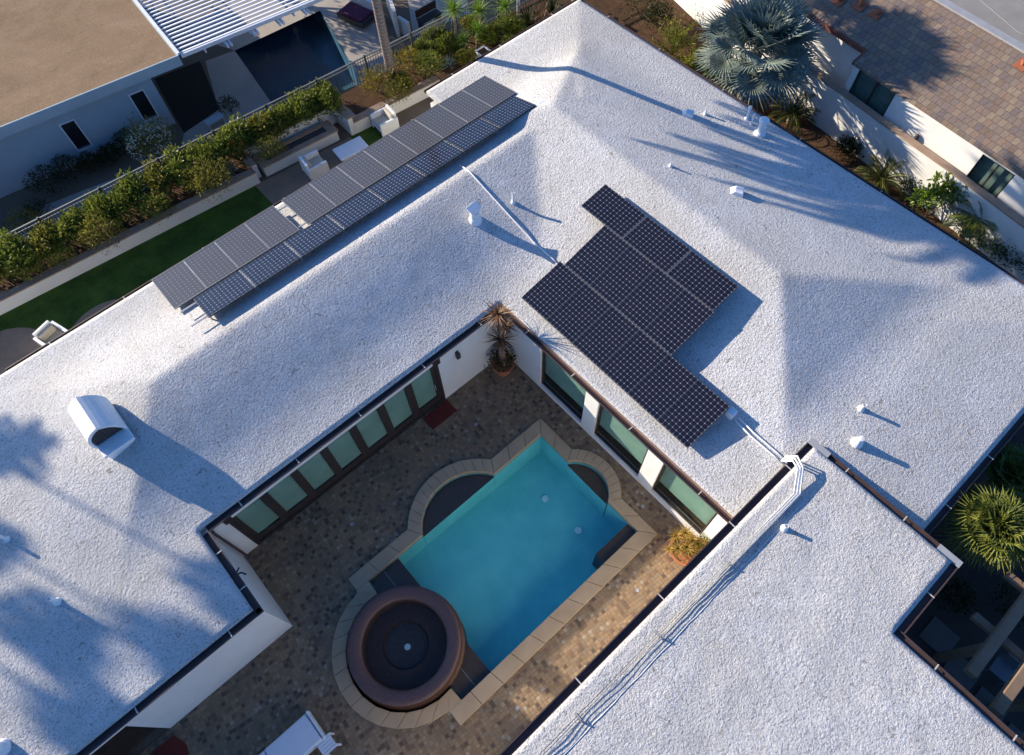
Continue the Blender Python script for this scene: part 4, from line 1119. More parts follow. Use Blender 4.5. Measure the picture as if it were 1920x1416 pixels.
def blades_plant(name, label, p, n, l, w, mat, el0=.1, el1=1.4, droop=.2, trunk=0, fold=.2, group=None, cat='plant', seed=1):
    rg = random.Random(seed); p = Vector(p)
    t = thing(name, label, cat, p, group)
    mb = MB(); rosette(mb, rg, p + Vector((0, 0, trunk)), n, l, w, el0, el1, droop, 4, fold); mb.build('blades', mat, t)
    if trunk > .05:
        mb = MB(); mb.tube([p, p + Vector((.03, .02, trunk * .5)), p + Vector((0, 0, trunk))], [.08, .06, .06], 8); mb.build('trunk', m_fibre, t)
    return t
p = at(222, 416, .6); blades_plant('bromeliad', 'bright lime bromeliad with broad leaves in the hedge bed', (p.x, p.y, .46), 13, .48, .13, m_yucca, .3, 1.2, .2)
p = at(432, 318, .6); blades_plant('agave', 'blue grey agave between the feathery bush and bird of paradise', (p.x, p.y, .46), 26, .48, .09, m_agave, .2, 1.4, .05)
p = at(842, 118, .5); blades_plant('agave', 'blue grey agave beside the eave near the white planter box', (p.x, p.y, .35), 28, .48, .09, m_agave, .2, 1.4, .05)
p = at(458, 300, .6); bp_ = thing('bird_of_paradise', 'strappy plant with orange flowers beside the clipped round shrub', 'plant', (p.x, p.y, .46))
mb = MB(); rosette(mb, random.Random(5), Vector((p.x, p.y, .46)), 40, .85, .06, .2, 1.45, .22); mb.build('blades', m_frond, bp_)
for (dx, dy, h) in ((-.06, .1, 1.05), (.12, -.02, .9)):
    mb = MB(); q = Vector((p.x + dx, p.y + dy, .46)); rosette(mb, random.Random(8), q + Vector((0, 0, h - .1)), 9, .17, .045, .2, 1.3, .1); mb.tube([q, q + Vector((0, 0, h - .1))], .012, 5); mb.build('flower', m_orange, bp_)

# yucca group and things by the far left eave
YG = 'spiky yuccas by the far corner of the fence'
for i, (px, py, tr, l, n, lab) in enumerate((
        (850, 18, 1.7, .80, 70, 'tallest bright spiky yucca rising above the fence rail'),
        (898, 20, 1.3, .70, 60, 'second tall yucca behind the fence end, left of the white post'),
        (946, 12, 1.2, .75, 60, 'spiky yucca cut by the top edge near the white post'),
        (893, 55, .9, .62, 56, 'dark spiky yucca standing over the white planter box'),
        (868, 75, .6, .50, 46, 'small lime yucca left of the white planter box'),
        (858, 92, .3, .40, 36, 'lowest pale lime yucca above the blue agave'))):
    p = at(px, py, tr + .2)
    blades_plant('yucca', lab, (p.x, p.y, .19), n, l, .06, m_yucca, -.5, 1.45, .12, tr, .2, YG, 'yucca', 20 + i)
p = at(906, 98, .55); pb = thing('planter_box', 'white square planter box beside the far garden eave', 'planter', (p.x, p.y, 0))
mb = MB(); q = .26
mb.box(p.x - q, p.x + q, p.y - q, p.y - q + .04, .2, .62); mb.box(p.x - q, p.x + q, p.y + q - .04, p.y + q, .2, .62); mb.box(p.x - q, p.x - q + .04, p.y - q + .04, p.y + q - .04, .2, .62); mb.box(p.x + q - .04, p.x + q, p.y - q + .04, p.y + q - .04, .2, .62); mb.build('box', m_white, pb)
mb = MB(); mb.box(p.x - q + .04, p.x + q - .04, p.y - q + .04, p.y + q - .04, .2, .55); mb.build('soil', m_soil, pb)
p = at(972, 22, .4); mb = MB(); mb.tube([(p.x, p.y, .15), (p.x, p.y, 1.35)], .07, 12); tag(mb.build('post', m_white, None, p), 'white round post standing among dark strap leaves near the top edge', 'post')
for i, (px, py, l, lab, mt) in enumerate(((990, 28, 1.15, 'dark strap-leaved clump just right of the white post', m_dkleaf), (1012, 22, 1.05, 'brown and yellow strap-leaved clump against the far eave', m_dry), (1035, 6, 1.0, 'dark strap-leaved clump nearest the roof peak', m_dkleaf))):
    p = at(px, py, .8); blades_plant('strap_leaf_plant', lab, (p.x, p.y, .19), 60, l, .08, mt, .1, 1.5, .3, 0, .15, 'strap-leaved clumps by the roof corner', 'plant', 50 + i)

# the tall palm whose shadow crosses the roof
def feather_palm(name, label, base, h, crown_r, seed, trunk_r=.19, n=34, lean=(0, 0), mat=None, fan=False, wide=1):
    rg = random.Random(seed); b = Vector(base)
    t = thing(name, label, 'palm tree', b)
    mb = MB(); pts = []; rr = []
    for i in range(15):
        f = i / 14; pts.append(b + Vector((lean[0] * f * f, lean[1] * f * f, h * f))); rr.append(trunk_r * (1.12 if i == 0 else 1 - .12 * f) * (1 + .015 * math.sin(i * 2.2)))
    mb.tube(pts, rr, 14); mb.build('trunk', m_bark, t, smooth=True)
    if fan: e0, e1, dr, lf, lw = .75, -.1, .5, .5, .06
    else: e0, e1, dr, lf, lw = 1.1, -.25, .55, .50, .045
    top = pts[-1]; fm = MB(); stm = MB()
    for i in range(n):
        el = e0 + (e1 - e0) * (i / n) + rg.uniform(-.1, .1)
        pinnate(fm, rg, top + Vector((0, 0, .1)), i * 2.39996 + rg.uniform(-.15, .15), el, crown_r * rg.uniform(.85, 1.1), lf, 26, lw * wide, dr, .1, stm)
    fm.build('fronds', mat or m_frond, t); stm.build('frond_stem', m_hedge2, t)
    return t
SDX, SDY, STN = -.38, .925, .335
feather_palm('palm_tree', 'tall palm with a bare ringed grey trunk rising out of the top of the frame', (12.07, 21.45, .35), 9.2, 3.2, 11, .185, 110, wide=2.8)
for i, (px, py, tt, r, lab) in enumerate(((40, 850, 27, 1.25, 'tall palm beyond the left edge, known by the frond shadow beside the chimney'), (420, 1095, 31, 1.1, 'tall palm beyond the left edge, known by the shadow at the courtyard roof corner'), (115, 1195, 28, .95, 'tall palm beyond the left edge, known by shadows around the lower left pipes'), (310, 1205, 33, .95, 'tall palm beyond the left edge, known by the shadow above the courtyard gutter'), (20, 1040, 30, .8, 'tall palm beyond the left edge, known by the shadow at the left frame edge pipe'), (150, 1345, 31, 1.1, 'farthest tall palm beyond the left edge, shadowing the bottom left roof corner'))):
    q = at(px, py, 2.95); r *= .70; c = q + Vector((SDX, SDY, 0)) * tt
    feather_palm('palm_tree', lab, (c.x, c.y, ZN), 2.95 + tt * STN - ZN, r, 12 + i, .05, 15, (0, 0), None, True, .75)

# ------------------------------------------------------------------ neighbouring house on the garden side
ZR = ZN + 3.0
A = at(335, 105, ZR); B = at(0, 240, ZR); C = at(250, 0, ZR)
ue = (B - A); ue.z = 0; ue.normalize(); ve = (C - A); ve.z = 0; ve.normalize()
def npt(a, b): return A + ue * a + ve * b
nb_ = thing('tan_roofed_house', 'grey stucco neighbouring house with a flat tan roof and white fascia', 'house', (A.x, A.y, ZN))
pl = [npt(.06, .06), npt(15, .06), npt(15, 14), npt(.06, 14)]
mb = MB(); mb.prism([(p.x, p.y) for p in pl][::-1], ZR - .2, ZR - .02); rf = mb.build('roof', m_tanroof, nb_)
mb = MB()
mb.prism([(p.x, p.y) for p in (npt(0, 0), npt(15, 0), npt(15, .06), npt(0, .06))][::-1], ZR - .42, ZR + .02)
mb.prism([(p.x, p.y) for p in (npt(0, .06), npt(.06, .06), npt(.06, 14), npt(0, 14))][::-1], ZR - .42, ZR + .02)
mb.build('fascia', m_stucco_n, nb_)
wq = at(341, 247, ZN); iw = .42
off = (wq - A).dot(ue)
k0 = max(off, .3)
mb = MB(); w1 = [npt(k0, iw), npt(14.6, iw), npt(14.6, iw + .2), npt(k0 + .2, iw + .2), npt(k0 + .2, 13.5), npt(k0, 13.5)]
def nquad(a0, a1, b0, b1): return [(p.x, p.y) for p in (npt(a0, b0), npt(a1, b0), npt(a1, b1), npt(a0, b1))][::-1]
# window openings on the long wall: parameters from the photograph
def wall_hit(px, py):        # intersection with the long wall plane
    n = Vector((ve.x, ve.y, 0)); n = n - ue * n.dot(ue); n.normalize()
    d = ray(px, py); o = Vector((0, 0, CAMH)); p0 = npt(0, iw)
    t = (p0 - o).dot(n) / d.dot(n); return o + d * t
def par(p): 
    d = p - A; M = Matrix(((ue.x, ve.x), (ue.y, ve.y))).inverted(); r = M @ Vector((d.x, d.y)); return r.x
wins = []
for q in (((112, 236), (136, 225.5), (148.5, 282), (172, 271)), ((242, 180), (266, 169), (273, 226), (296, 216))):
    h = [wall_hit(*c) for c in q]; a = sorted(par(p) for p in h); z = sorted(p.z for p in h)
    wins.append(((a[0] + a[1]) / 2, (a[2] + a[3]) / 2, (z[0] + z[1]) / 2, (z[2] + z[3]) / 2))
wins.sort(); cur = k0
for a0, a1, z0, z1 in wins:
    mb.prism(nquad(cur, a0, iw, iw + .2), ZN, ZR - .2); mb.prism(nquad(a0, a1, iw, iw + .2), ZN, z0); mb.prism(nquad(a0, a1, iw, iw + .2), z1, ZR - .2); cur = a1
mb.prism(nquad(cur, 14.6, iw, iw + .2), ZN, ZR - .2)
mb.prism(nquad(k0, k0 + .2, iw + .2, 13.5), ZN, ZR - .2)
mb.build('wall', m_stucco_n, nb_)
for a0, a1, z0, z1 in wins:
    f = MB(); e = .05
    for (p0, p1, q0, q1) in ((a0 - e, a1 + e, z0 - e, z0), (a0 - e, a1 + e, z1, z1 + e), (a0 - e, a0, z0, z1), (a1, a1 + e, z0, z1)):
        f.prism(nquad(p0, p1, iw - .03, iw + .04), q0, q1)
    wo_ = f.build('window', m_white, nb_)
    g = MB(); g.prism(nquad(a0, a1, iw + .08, iw + .10), z0, z1); g.build('pane', simple('dark_window_pane', L(.02, .022, .025), L(.015, .016, .018), 2, .1, 0, 60, 0, .5), wo_)
# metal downpipe strip at the pergola side
mb = MB(); mb.bar(npt(-.05, .05) + Vector((0, 0, .04)), npt(-.05, 14) + Vector((0, 0, .04)), .10, .08); mb.build('edge_trim', m_white, nb_)
# louvred patio cover
L0, L1 = at(342, 104, ZR - .1), at(572, 10, ZR - .1)
lu = (L1 - L0); lu.z = 0; ll = lu.length; lu.normalize()
pg = thing('louvred_patio_cover', 'white louvred patio cover attached to the tan-roofed house', 'patio cover', (L0.x, L0.y, ZN))
def lpt(a, b, z=0): return L0 + lu * a + ve * b + Vector((0, 0, z))
mb = MB(); mb.bar(lpt(-.05, 0), lpt(ll + 1.5, 0), .10, .16); mb.build('edge_beam', m_white, pg)
for k in range(24):
    mb = MB(); b = .16 + k * .268
    a_, b_ = lpt(0, b, .04), lpt(ll + 1.5, b, .04); d = b_ - a_; up = Vector((0, 0, 1)); sd_ = d.cross(up).normalized()
    tl = (up * .35 + sd_ * 1).normalized(); nn = d.normalized().cross(tl)
    mb.obox((a_ + b_) / 2, d / 2, tl * .105, nn * .022); mb.build('louvre', m_white, pg)
for k in range(3):
    a = .9 + k * 2.0
    mb = MB(); mb.bar(lpt(a, -.1, -.14), lpt(a, 6.6, -.14), .06, .14); mb.build('rafter', m_white, pg)
for k, (px, py) in enumerate(((422, 76), (468, 50), (514, 30), (562, 10))):
    q = at(px, py, ZR - .3); a = (q - L0).dot(lu)
    for da in (-.07, .09):
        mb = MB(); mb.bar(lpt(a + da, .15, -.16), lpt(a + da, -.34, -.16), .08, .12); mb.build('rafter_tail', m_white, pg)
for a in (.6, ll + 1.0):
    mb = MB(); q = lpt(a, 5.6); mb.box(q.x - .06, q.x + .06, q.y - .06, q.y + .06, ZN, ZR - .2); mb.build('post', m_white, pg)
# neighbour pool, decks and furniture
poolN = thing('neighbour_pool', 'long dark blue rectangular pool beyond the picket fence', 'swimming pool', (10, 26, ZN))
bs = MB(); nb4 = len(npc)
bs.v = [Vector((x, y, ZN - .01)) for x, y in npc] + [Vector((x, y, ZN - 1.4)) for x, y in npc]
bs.f = [(i, i + nb4, (i + 1) % nb4 + nb4, (i + 1) % nb4) for i in range(nb4)] + [tuple(range(nb4, 2 * nb4))]
bs.build('basin', m_dkpool, poolN)
ws = MB(); ws.flat(npc, ZN - .09); o = ws.build('neighbour_pool_water', m_water_still); o['kind'] = 'structure'
def npix(*q): return [at(a, b, ZN) for a, b in q]
ground_patch('neighbour_deck', npix((385, 115), (440, 95), (510, 195), (545, 255), (330, 330), (345, 250), (410, 205)), ZN + .004, m_conc)
ground_patch('neighbour_deck', npix((600, 20), (560, -60), (640, -90), (720, 60), (745, 120), (672, 175), (665, 130)), ZN + .006, m_conc)
ground_patch('neighbour_deck', npix((330, 60), (440, 95), (600, 20), (560, -60)), ZN + .002, m_conc)
ground_patch('neighbour_path', npix((0, 470), (85, 385), (330, 290), (345, 330), (100, 450)), ZN + .003, m_conc)
ground_patch('mulch_bed', npix((290, 148), (375, 115), (412, 205), (345, 250)), ZN + .008, simple('dark_mulch', L(.03, .022, .018), L(.018, .014, .012), 9, .95, .5, 30))
p = at(404, 225, ZN + .3); bn = thing('garden_bench', 'small pale box bench at the edge of the dark mulch bed', 'bench', (p.x, p.y, ZN))
mb = MB(); mb.box(p.x - .45, p.x + .35, p.y - .17, p.y + .17, ZN + .34, ZN + .40); mb.build('seat', m_stucco_n, bn)
for s_ in (-.42, .27):
    mb = MB(); mb.box(p.x + s_, p.x + s_ + .06, p.y - .15, p.y + .15, ZN + .01, ZN + .34); mb.build('leg', m_stucco_n, bn)
p = at(428, 195, ZN + .3); ball('dark shrub in a square bed beside the pale bench', 430, 203, .38, m_dkleaf, 31, 500, .1, .4, .2, 'shrub', ZN, .9, None)
# long lounge with plum cushion, walls
p = at(668, 22, ZN + .4); lo = thing('lounge_seat', 'low patio lounge with a plum cushion near the far end of the dark pool', 'lounge', (p.x, p.y, ZN))
mb = MB(); mb.box(p.x - .55, p.x + .75, p.y - .8, p.y + .8, ZN + .12, ZN + .35); mb.xform(Matrix.Translation(p) @ Matrix.Rotation(.25, 4, 'Z') @ Matrix.Translation(-p)); mb.build('frame', m_grille, lo)
mb = MB(); mb.box(p.x - .5, p.x + .4, p.y - .7, p.y + .7, ZN + .35, ZN + .48); mb.xform(Matrix.Translation(p) @ Matrix.Rotation(.25, 4, 'Z') @ Matrix.Translation(-p)); mb.build('cushion', m_plum, lo, bevel=.04)
mb = MB(); mb.box(p.x + .45, p.x + .75, p.y - .75, p.y + .75, ZN + .35, ZN + .85); mb.xform(Matrix.Translation(p) @ Matrix.Rotation(.25, 4, 'Z') @ Matrix.Translation(-p)); mb.build('back', m_white, lo, bevel=.04)
def wall_thing(name, label, a, b, h, th, mat=None, cat='wall', z=ZN):
    mb = MB(); d = (b - a); d.z = 0; n = Vector((-d.y, d.x, 0)).normalized() * th / 2
    mb.prism([((a + n).x, (a + n).y), ((a - n).x, (a - n).y), ((b - n).x, (b - n).y), ((b + n).x, (b + n).y)], z, z + h)
    return tag(mb.build(name, mat or m_stucco, None, (a + b) / 2), label, cat)
a, b = at(728, 8, ZN), at(748, 70, ZN); wall_thing('garden_wall', 'upright white garden wall just behind the tall trunk', a, b, 1.3, .15)
a, b = at(752, 60, ZN), at(770, 72, ZN); wall_thing('garden_wall', 'small pale wall stub seen through the fence right of the trunk', a, b, .8, .15)
ground_patch('neighbour_patio', npix((760, -30), (870, -60), (880, 25), (775, 70)), ZN + .004, m_conc)
p = at(805, 35, ZN + .3); sh_ = thing('garden_bench', 'dark slatted garden bench beyond the fence left of the yuccas', 'bench', (p.x, p.y, ZN))
mb = MB(); mb.box(p.x - .6, p.x + .6, p.y - .22, p.y + .22, ZN + .38, ZN + .44); mb.build('seat', m_frame, sh_)
for s_ in (-.55, .49):
    mb = MB(); mb.box(p.x + s_, p.x + s_ + .06, p.y - .2, p.y + .2, ZN, ZN + .38); mb.build('leg', m_frame, sh_)
mb = MB(); mb.box(p.x - .6, p.x + .6, p.y + .18, p.y + .23, ZN + .5, ZN + .85); mb.build('back', m_frame, sh_)
# shrubs against the neighbour's wall
NG = 'dark clipped shrubs against the grey house'
for i, (px, py, r) in enumerate(((92, 350, .62), (133, 325, .56), (172, 312, .42), (210, 297, .42), (245, 275, .52))):
    ball('dark rounded shrub at the foot of the grey stucco wall, %s from the left' % ORD[i], px, py, r, m_dkleaf, 60 + i, 1000, .09, .5, .15, 'clipped_shrub', ZN, .95, NG)
t = ball('pale flowering shrub with white blossom pressed against the fence', 295, 282, .85, m_hedge2, 70, 1500, .12, .4, .3, 'flowering_shrub', ZN, 1.1, None)
rg = random.Random(71); mb = MB(); c = Vector(WL[t.name]) + Vector((-.1, -.05, .85))
for i in range(420):
    d = rvec(rg); d.z = abs(d.z) * .9; q = c + Vector((d.x * .9, d.y * .85, d.z * .85)) * rg.uniform(.85, 1.08)
    rhomb(mb, q, rvec(rg) + d, rvec(rg), .10, .07)
mb.build('blossom', m_flower, t)
ball('low grey-green bush by the fence at the left edge', 50, 425, .7, m_hedge2, 73, 900, .1, .4, .3, 'shrub', ZN, .7, None)
ball('dark low shrub near the left end of the path', 70, 400, .45, m_dkleaf, 74, 600, .1, .4, .3, 'shrub', ZN, .7, None)

# ------------------------------------------------------------------ right side: planted strip, boundary wall, tiled house
ground_patch('side_bed', [(18.3, -4), (23.3, -4), (23.3, 10), (25.4, 17.6), (27, 22), (18.3, 22)], .003, m_soil)
BW = [(27.0, 25.0), (25.0, 17.7), (24.15, 14.2), (23.42, 11.2), (23.2, 9.9), (23.02, 7.9), (22.82, 6.3), (22.52, 3.45), (22.1, .4), (21.6, -4)]
bw = thing('boundary_wall', 'curving white stucco boundary wall with a tan cap beside the planted strip', 'wall', (22.9, 7, 0))
mb = MB()
def ribbon(mb, pts, o0, o1, z0, z1):
    n = len(pts); L_ = []
    for i in range(n):
        a, b = Vector(pts[max(0, i - 1)]), Vector(pts[min(n - 1, i + 1)]); d = (b - a).normalized(); L_.append((Vector(pts[i]), Vector((-d.y, d.x))))
    vs = []
    for p, nn in L_:
        for o, z in ((o0, z0), (o1, z0), (o1, z1), (o0, z1)): q = p + nn * o; vs.append((q.x, q.y, z))
    fs = []
    for i in range(n - 1):
        for j in range(4): fs.append((i * 4 + j, i * 4 + (j + 1) % 4, (i + 1) * 4 + (j + 1) % 4, (i + 1) * 4 + j))
    fs += [(3, 2, 1, 0), tuple((n - 1) * 4 + j for j in range(4))]
    mb.add(vs, fs)
ribbon(mb, BW, -.0, .2, -.05, 1.74); mb.build('wall_face', m_stucco, bw)
mb = MB(); ribbon(mb, BW, -.03, .24, 1.74, 1.80); mb.build('stone_cap', m_cap, bw)

# tiled house: slanted frame
E0 = Vector((23.52, 9.6, 0)); E1 = Vector((22.79, 1.7, 0)); te = (E1 - E0).normalized(); tn = Vector((-te.y, te.x, 0))
if tn.x < 0: tn = -tn
EZ = 2.8
def ept(a, b, z): return E0 + te * a + tn * b + Vector((0, 0, z))
th_ = thing('tiled_roof_house', 'white neighbouring house with a brown flat-tile roof and dark windows', 'house', (25, 5, 0))
mb = MB()
SL = .35; RW = 3.25
def strip(a0, a1, b0, b1, zf, th=.12):
    vs = [ept(a0, b0, zf(b0)), ept(a1, b0, zf(b0)), ept(a1, b1, zf(b1)), ept(a0, b1, zf(b1))]
    lo_ = [v - Vector((0, 0, th)) for v in vs]
    mb.add(vs + lo_, [(0, 1, 2, 3), (7, 6, 5, 4), (0, 4, 5, 1), (1, 5, 6, 2), (2, 6, 7, 3), (3, 7, 4, 0)])
zf = lambda b: EZ + SL * b
strip(1.42, 16, .0, RW, zf); strip(-14, 1.42, .62, RW, zf)
tr_ = mb.build('roof', m_tile, th_)
mb = MB()
strip(-14, 16, RW, RW + .32, lambda b: EZ + SL * RW + .05, .2); mb.build('ridge_flashing', m_flash, tr_)
mb = MB(); strip(-14, 16, RW + .32, RW + 6, lambda b: EZ + SL * RW - .02, .2); mb.build('flat_roof', m_greyroof, tr_)
mb = MB(); strip(-14, 1.42, .52, .62, lambda b: EZ + SL * .62 - .02, .16); strip(1.34, 1.42, .0, .52, lambda b: EZ + SL * b + .01, .14); mb.build('eave_board', simple('red_brown_board', L(.20, .07, .045), L(.15, .055, .04), 5, .7), th_)
# wall with two windows
def tq(a0, a1, b0, b1): return [(p.x, p.y) for p in (ept(a0, b0, 0), ept(a1, b0, 0), ept(a1, b1, 0), ept(a0, b1, 0))]
def thit(px, py, b):
    d = ray(px, py); o = Vector((0, 0, CAMH)); t = (ept(0, b, 0) - o).dot(tn) / d.dot(tn); return o + d * t
WI = .06
tw = []
for q in (((1614, 128), (1683, 174), (1588, 176), (1652, 222)), ((1844, 292), (1905, 327), (1815, 322), (1876, 362))):
    h = [thit(a, b, WI) for a, b in q]; aa = sorted((p - E0).dot(te) for p in h); zz = sorted(p.z for p in h)
    tw.append(((aa[0] + aa[1]) / 2, (aa[2] + aa[3]) / 2, min(zz[0], 1.4), (zz[2] + zz[3]) / 2))
mb = MB(); cur = 1.45
ztop = EZ - .08
for a0, a1, z0, z1 in tw:
    mb.prism(tq(cur, a0, WI, WI + .2), 0, ztop); mb.prism(tq(a0, a1, WI, WI + .2), 0, z0); mb.prism(tq(a0, a1, WI, WI + .2), min(z1, ztop - .05), ztop); cur = a1
mb.prism(tq(cur, 15.8, WI, WI + .2), 0, ztop)
mb.prism(tq(1.45, 1.65, WI + .2, .72), 0, ztop); mb.prism(tq(-13.8, 1.45, .72, .92), 0, ztop + .2)
mb.build('wall', m_stucco, th_)
for a0, a1, z0, z1 in tw:
    z1 = min(z1, ztop - .05); f = MB(); e = .05; m_ = (a0 + a1) / 2
    for (p0, p1, q0, q1) in ((a0, a1, z0, z0 + e), (a0, a1, z1 - e, z1), (a0, a0 + e, z0 + e, z1 - e), (a1 - e, a1, z0 + e, z1 - e), (m_ - .03, m_ + .03, z0 + e, z1 - e)):
        f.prism(tq(p0, p1, WI + .03, WI + .10), q0, q1)
    w_ = f.build('window', m_frame, th_)
    for p0, p1 in ((a0 + e, m_ - .03), (m_ + .03, a1 - e)):
        g = MB(); g.prism(tq(p0, p1, WI + .06, WI + .075), z0 + e, z1 - e); g.build('pane', m_glass, w_)
    g = MB(); g.prism(tq(a0, a1, WI + .22, WI + .24), z0, z1); g.build('blind', simple('grey_green_blind', L(.16, .19, .18), L(.12, .14, .14), 3, .9), w_)
p = thit(1720, 256, WI - .02); mb = MB(); mb.lathe([(.06, -.12), (.08, .0), (.05, .12), (0, .14)], p + Vector((-.06, 0, 0)), 12)
tag(mb.build('wall_lamp', m_grille, None, p), 'small dark lamp on the white wall between the two neighbouring windows', 'wall lamp')
p = thit(1912, 322, WI - .02)
# terracotta roof vents
VG = 'rust red vents on the tiled roof'
for i, (px, py, h, lab) in enumerate(((1612, 12, .32, 'taller rust red vent with pipe on the tiled roof'), (1643, 27, .14, 'low rust red vent to the right of the taller one'), (1917, 122, .16, 'rust red vent cut by the right frame edge'), (1573, 2, .14, 'rust red vent at the top edge beside the silver palm'))):
    z = 3.5
    for _ in range(10):
        p = at(px, py, z); z = zf((p - E0).dot(tn))
    ax = (tn + Vector((0, 0, SL))).normalized(); nn = te.cross(ax); nn = nn if nn.z > 0 else -nn
    v_ = thing('roof_vent', lab, 'roof vent', p, VG)
    mb = MB(); mb.obox(p + nn * .02, te * .20, ax * .20, nn * .018); mb.build('flashing', m_rust, v_)
    mb = MB(); mb.lathe([(.07, 0), (.06, h * .7), (.11, h * .75), (.10, h), (0, h + .03)], p, 14); mb.build('pipe', m_rust, v_)
conduit('cable', 'thin pale cable lying across the grey flat roof at the top right', [tuple(ept(-1, RW + 1.2, EZ + SL * RW + .0)), tuple(ept(2, RW + 1.45, EZ + SL * RW + .0)), tuple(ept(4.5, RW + .8, EZ + SL * RW + .0)), tuple(ept(8, RW + 1.3, EZ + SL * RW))], .01, None, 0)

# plants of the strip
def fan_palm(name, label, base, trunk, nl, pet, seg, mat, seed, w=.045, nseg=24, spread=2.5, el=(1.3, -.5), tr=.16, droop=.15, group=None):
    rg = random.Random(seed); b = Vector(base); t = thing(name, label, 'palm', b, group)
    mb = MB(); mb.tube([b, b + Vector((.02, .01, trunk * .5)), b + Vector((0, 0, trunk))], [tr * 1.15, tr, tr * .9], 12); mb.build('trunk', m_fibre, t)
    f = MB(); st = MB()
    for i in range(nl):
        e = el[0] + (el[1] - el[0]) * (i / nl) + rg.uniform(-.12, .12)
        fan_leaf(f, rg, b + Vector((0, 0, trunk)), i * 2.39996 + rg.uniform(-.2, .2), e, pet * (.55 + .45 * min(1, 2.2 * i / nl)) * rg.uniform(.85, 1.1), seg * rg.uniform(.85, 1.08), nseg, spread, w, droop, st)
    f.build('fronds', mat, t); st.build('frond_stem', mat, t)
    return t
p = at(1432, 66, 3.1)
fan_palm('silver_fan_palm', 'large silver blue fan palm throwing its shadow on the tiled roof', (p.x, p.y, 0), 2.5, 40, 1.30, 1.30, m_silver, 81, .055, 30, 2.35, (1.35, -.55), .2, .12)
p = at(1342, 112, 1.0)
fan_palm('fan_palm', 'small green fan palm between the feathery bush and the silver palm', (p.x, p.y, 0), .5, 16, .45, .55, m_frond, 82, .03, 22, 2.0, (1.3, .0))
def cycad(label, px, py, z, l, n, seed, mat=None, name='cycad', group='dark cycads in the planted strip', trunk=.35, el=(1.25, .0), leaf=.20, droop=.9, cat='cycad'):
    rg = random.Random(seed); p = at(px, py, z); p.z = 0
    t = thing(name, label, cat, p, group)
    mb = MB(); mb.tube([p, p + Vector((0, 0, trunk))], [.17, .15], 12); mb.build('trunk', m_fibre, t)
    f = MB(); st = MB()
    for i in range(n): pinnate(f, rg, p + Vector((0, 0, trunk)), i * 2.39996 + rg.uniform(-.2, .2), el[0] + (el[1] - el[0]) * i / n + rg.uniform(-.1, .1), l * rg.uniform(.85, 1.1), leaf, 24, .017, droop, .35, st)
    f.build('fronds', mat or m_cycad, t); st.build('frond_stem', m_hedge2, t)
    return t
cycad('dark cycad with stiff fronds below the silver palm', 1490, 205, .6, 1.05, 34, 83)
cycad('dark cycad with yellowing lower fronds in the middle of the strip', 1655, 330, .6, 1.05, 34, 84)
cycad('green pygmy date palm with a short thick trunk at the right edge', 1835, 405, 1.0, 1.05, 34, 85, m_frond, 'date_palm', None, .8, (1.35, -.2), .24, 1.2, 'palm')
p = at(1760, 375, .9); p.z = 0
cs = thing('citrus_shrub', 'glossy bright green citrus shrub leaning on the white boundary wall', 'shrub', p)
mb = MB(); rg = random.Random(86)
for (dx, dy, z, r, n) in ((0, 0, 1.0, .5, 260), (.35, -.3, 1.25, .38, 170), (-.3, .35, .8, .42, 170), (.1, .25, 1.35, .35, 150), (.45, .1, .8, .3, 110)): leafball(mb, rg, p + Vector((dx, dy, z)), r, r, r, n, .17, .5, .3)
mb.build('foliage', mat_leaf('glossy_citrus_leaves', L(.05, .10, .012), L(.12, .20, .02), L(.24, .33, .04), 3), cs)
stems_mesh(87, 1.1, .45, 7).xform(Matrix.Translation(p)).build('stem', m_stem, cs)
def feathery(label, px, py, z, r, h, seed):
    p = at(px, py, z); p.z = 0; rg = random.Random(seed)
    t = thing('feathery_bamboo', label, 'shrub', p, 'yellow green feathery clumps by the right eave')
    mb = MB(); st = MB()
    for i in range(46):
        a = rg.uniform(0, 2 * PI); el = rg.uniform(.7, 1.5); l = h * rg.uniform(.6, 1.1)
        d = Vector((math.cos(a) * math.cos(el), math.sin(a) * math.cos(el), math.sin(el))); q = p.copy(); pts = [q.copy()]
        for k in range(8):
            q = q + d * l / 8; d = (d + Vector((0, 0, -.07 * k * .3))).normalized(); pts.append(q.copy())
            if k > 2:
                for _ in range(5): rhomb(mb, q + rvec(rg) * .05, d * .6 + rvec(rg), rvec(rg), rg.uniform(.12, .2), .03, .05)
        st.tube(pts, .008, 4)
    mb.build('foliage', m_lime, t); st.build('stem', m_lime, t)
feathery('yellow green feathery clump hugging the right eave, upper one', 1268, 68, .9, .5, 1.5, 88)
feathery('yellow green feathery clump hugging the right eave, lower one', 1302, 108, .7, .5, 1.25, 89)
SG = 'ground shrubs of the planted strip'
for i, (px, py, r, mt, lab) in enumerate(((1205, 15, .75, m_dkleaf, 'dark shrub by the roof peak at the top edge'), (1235, 38, .5, m_dkleaf, 'dark shrub above the feathery clumps'), (1366, 152, .45, m_hedge, 'green shrub at the foot of the silver palm'), (1402, 175, .5, m_dkleaf, 'dark shrub between the silver palm and first cycad'), (1590, 282, .35, m_dkleaf, 'small dark plant between the two cycads'), (1715, 360, .4, m_dkleaf, 'dark shrub left of the citrus'), (1850, 455, .55, m_hedge, 'low green spreading shrub below the pygmy palm'), (1895, 485, .55, m_dkleaf, 'dark low shrub at the right frame edge'), (1350, 125, .35, m_gold, 'rusty golden shrub below the small fan palm'))):
    ball(lab, px, py, r * 1.15, mt, 90 + i, 1300, .10, .4, .3, 'shrub', 0, .8, SG)

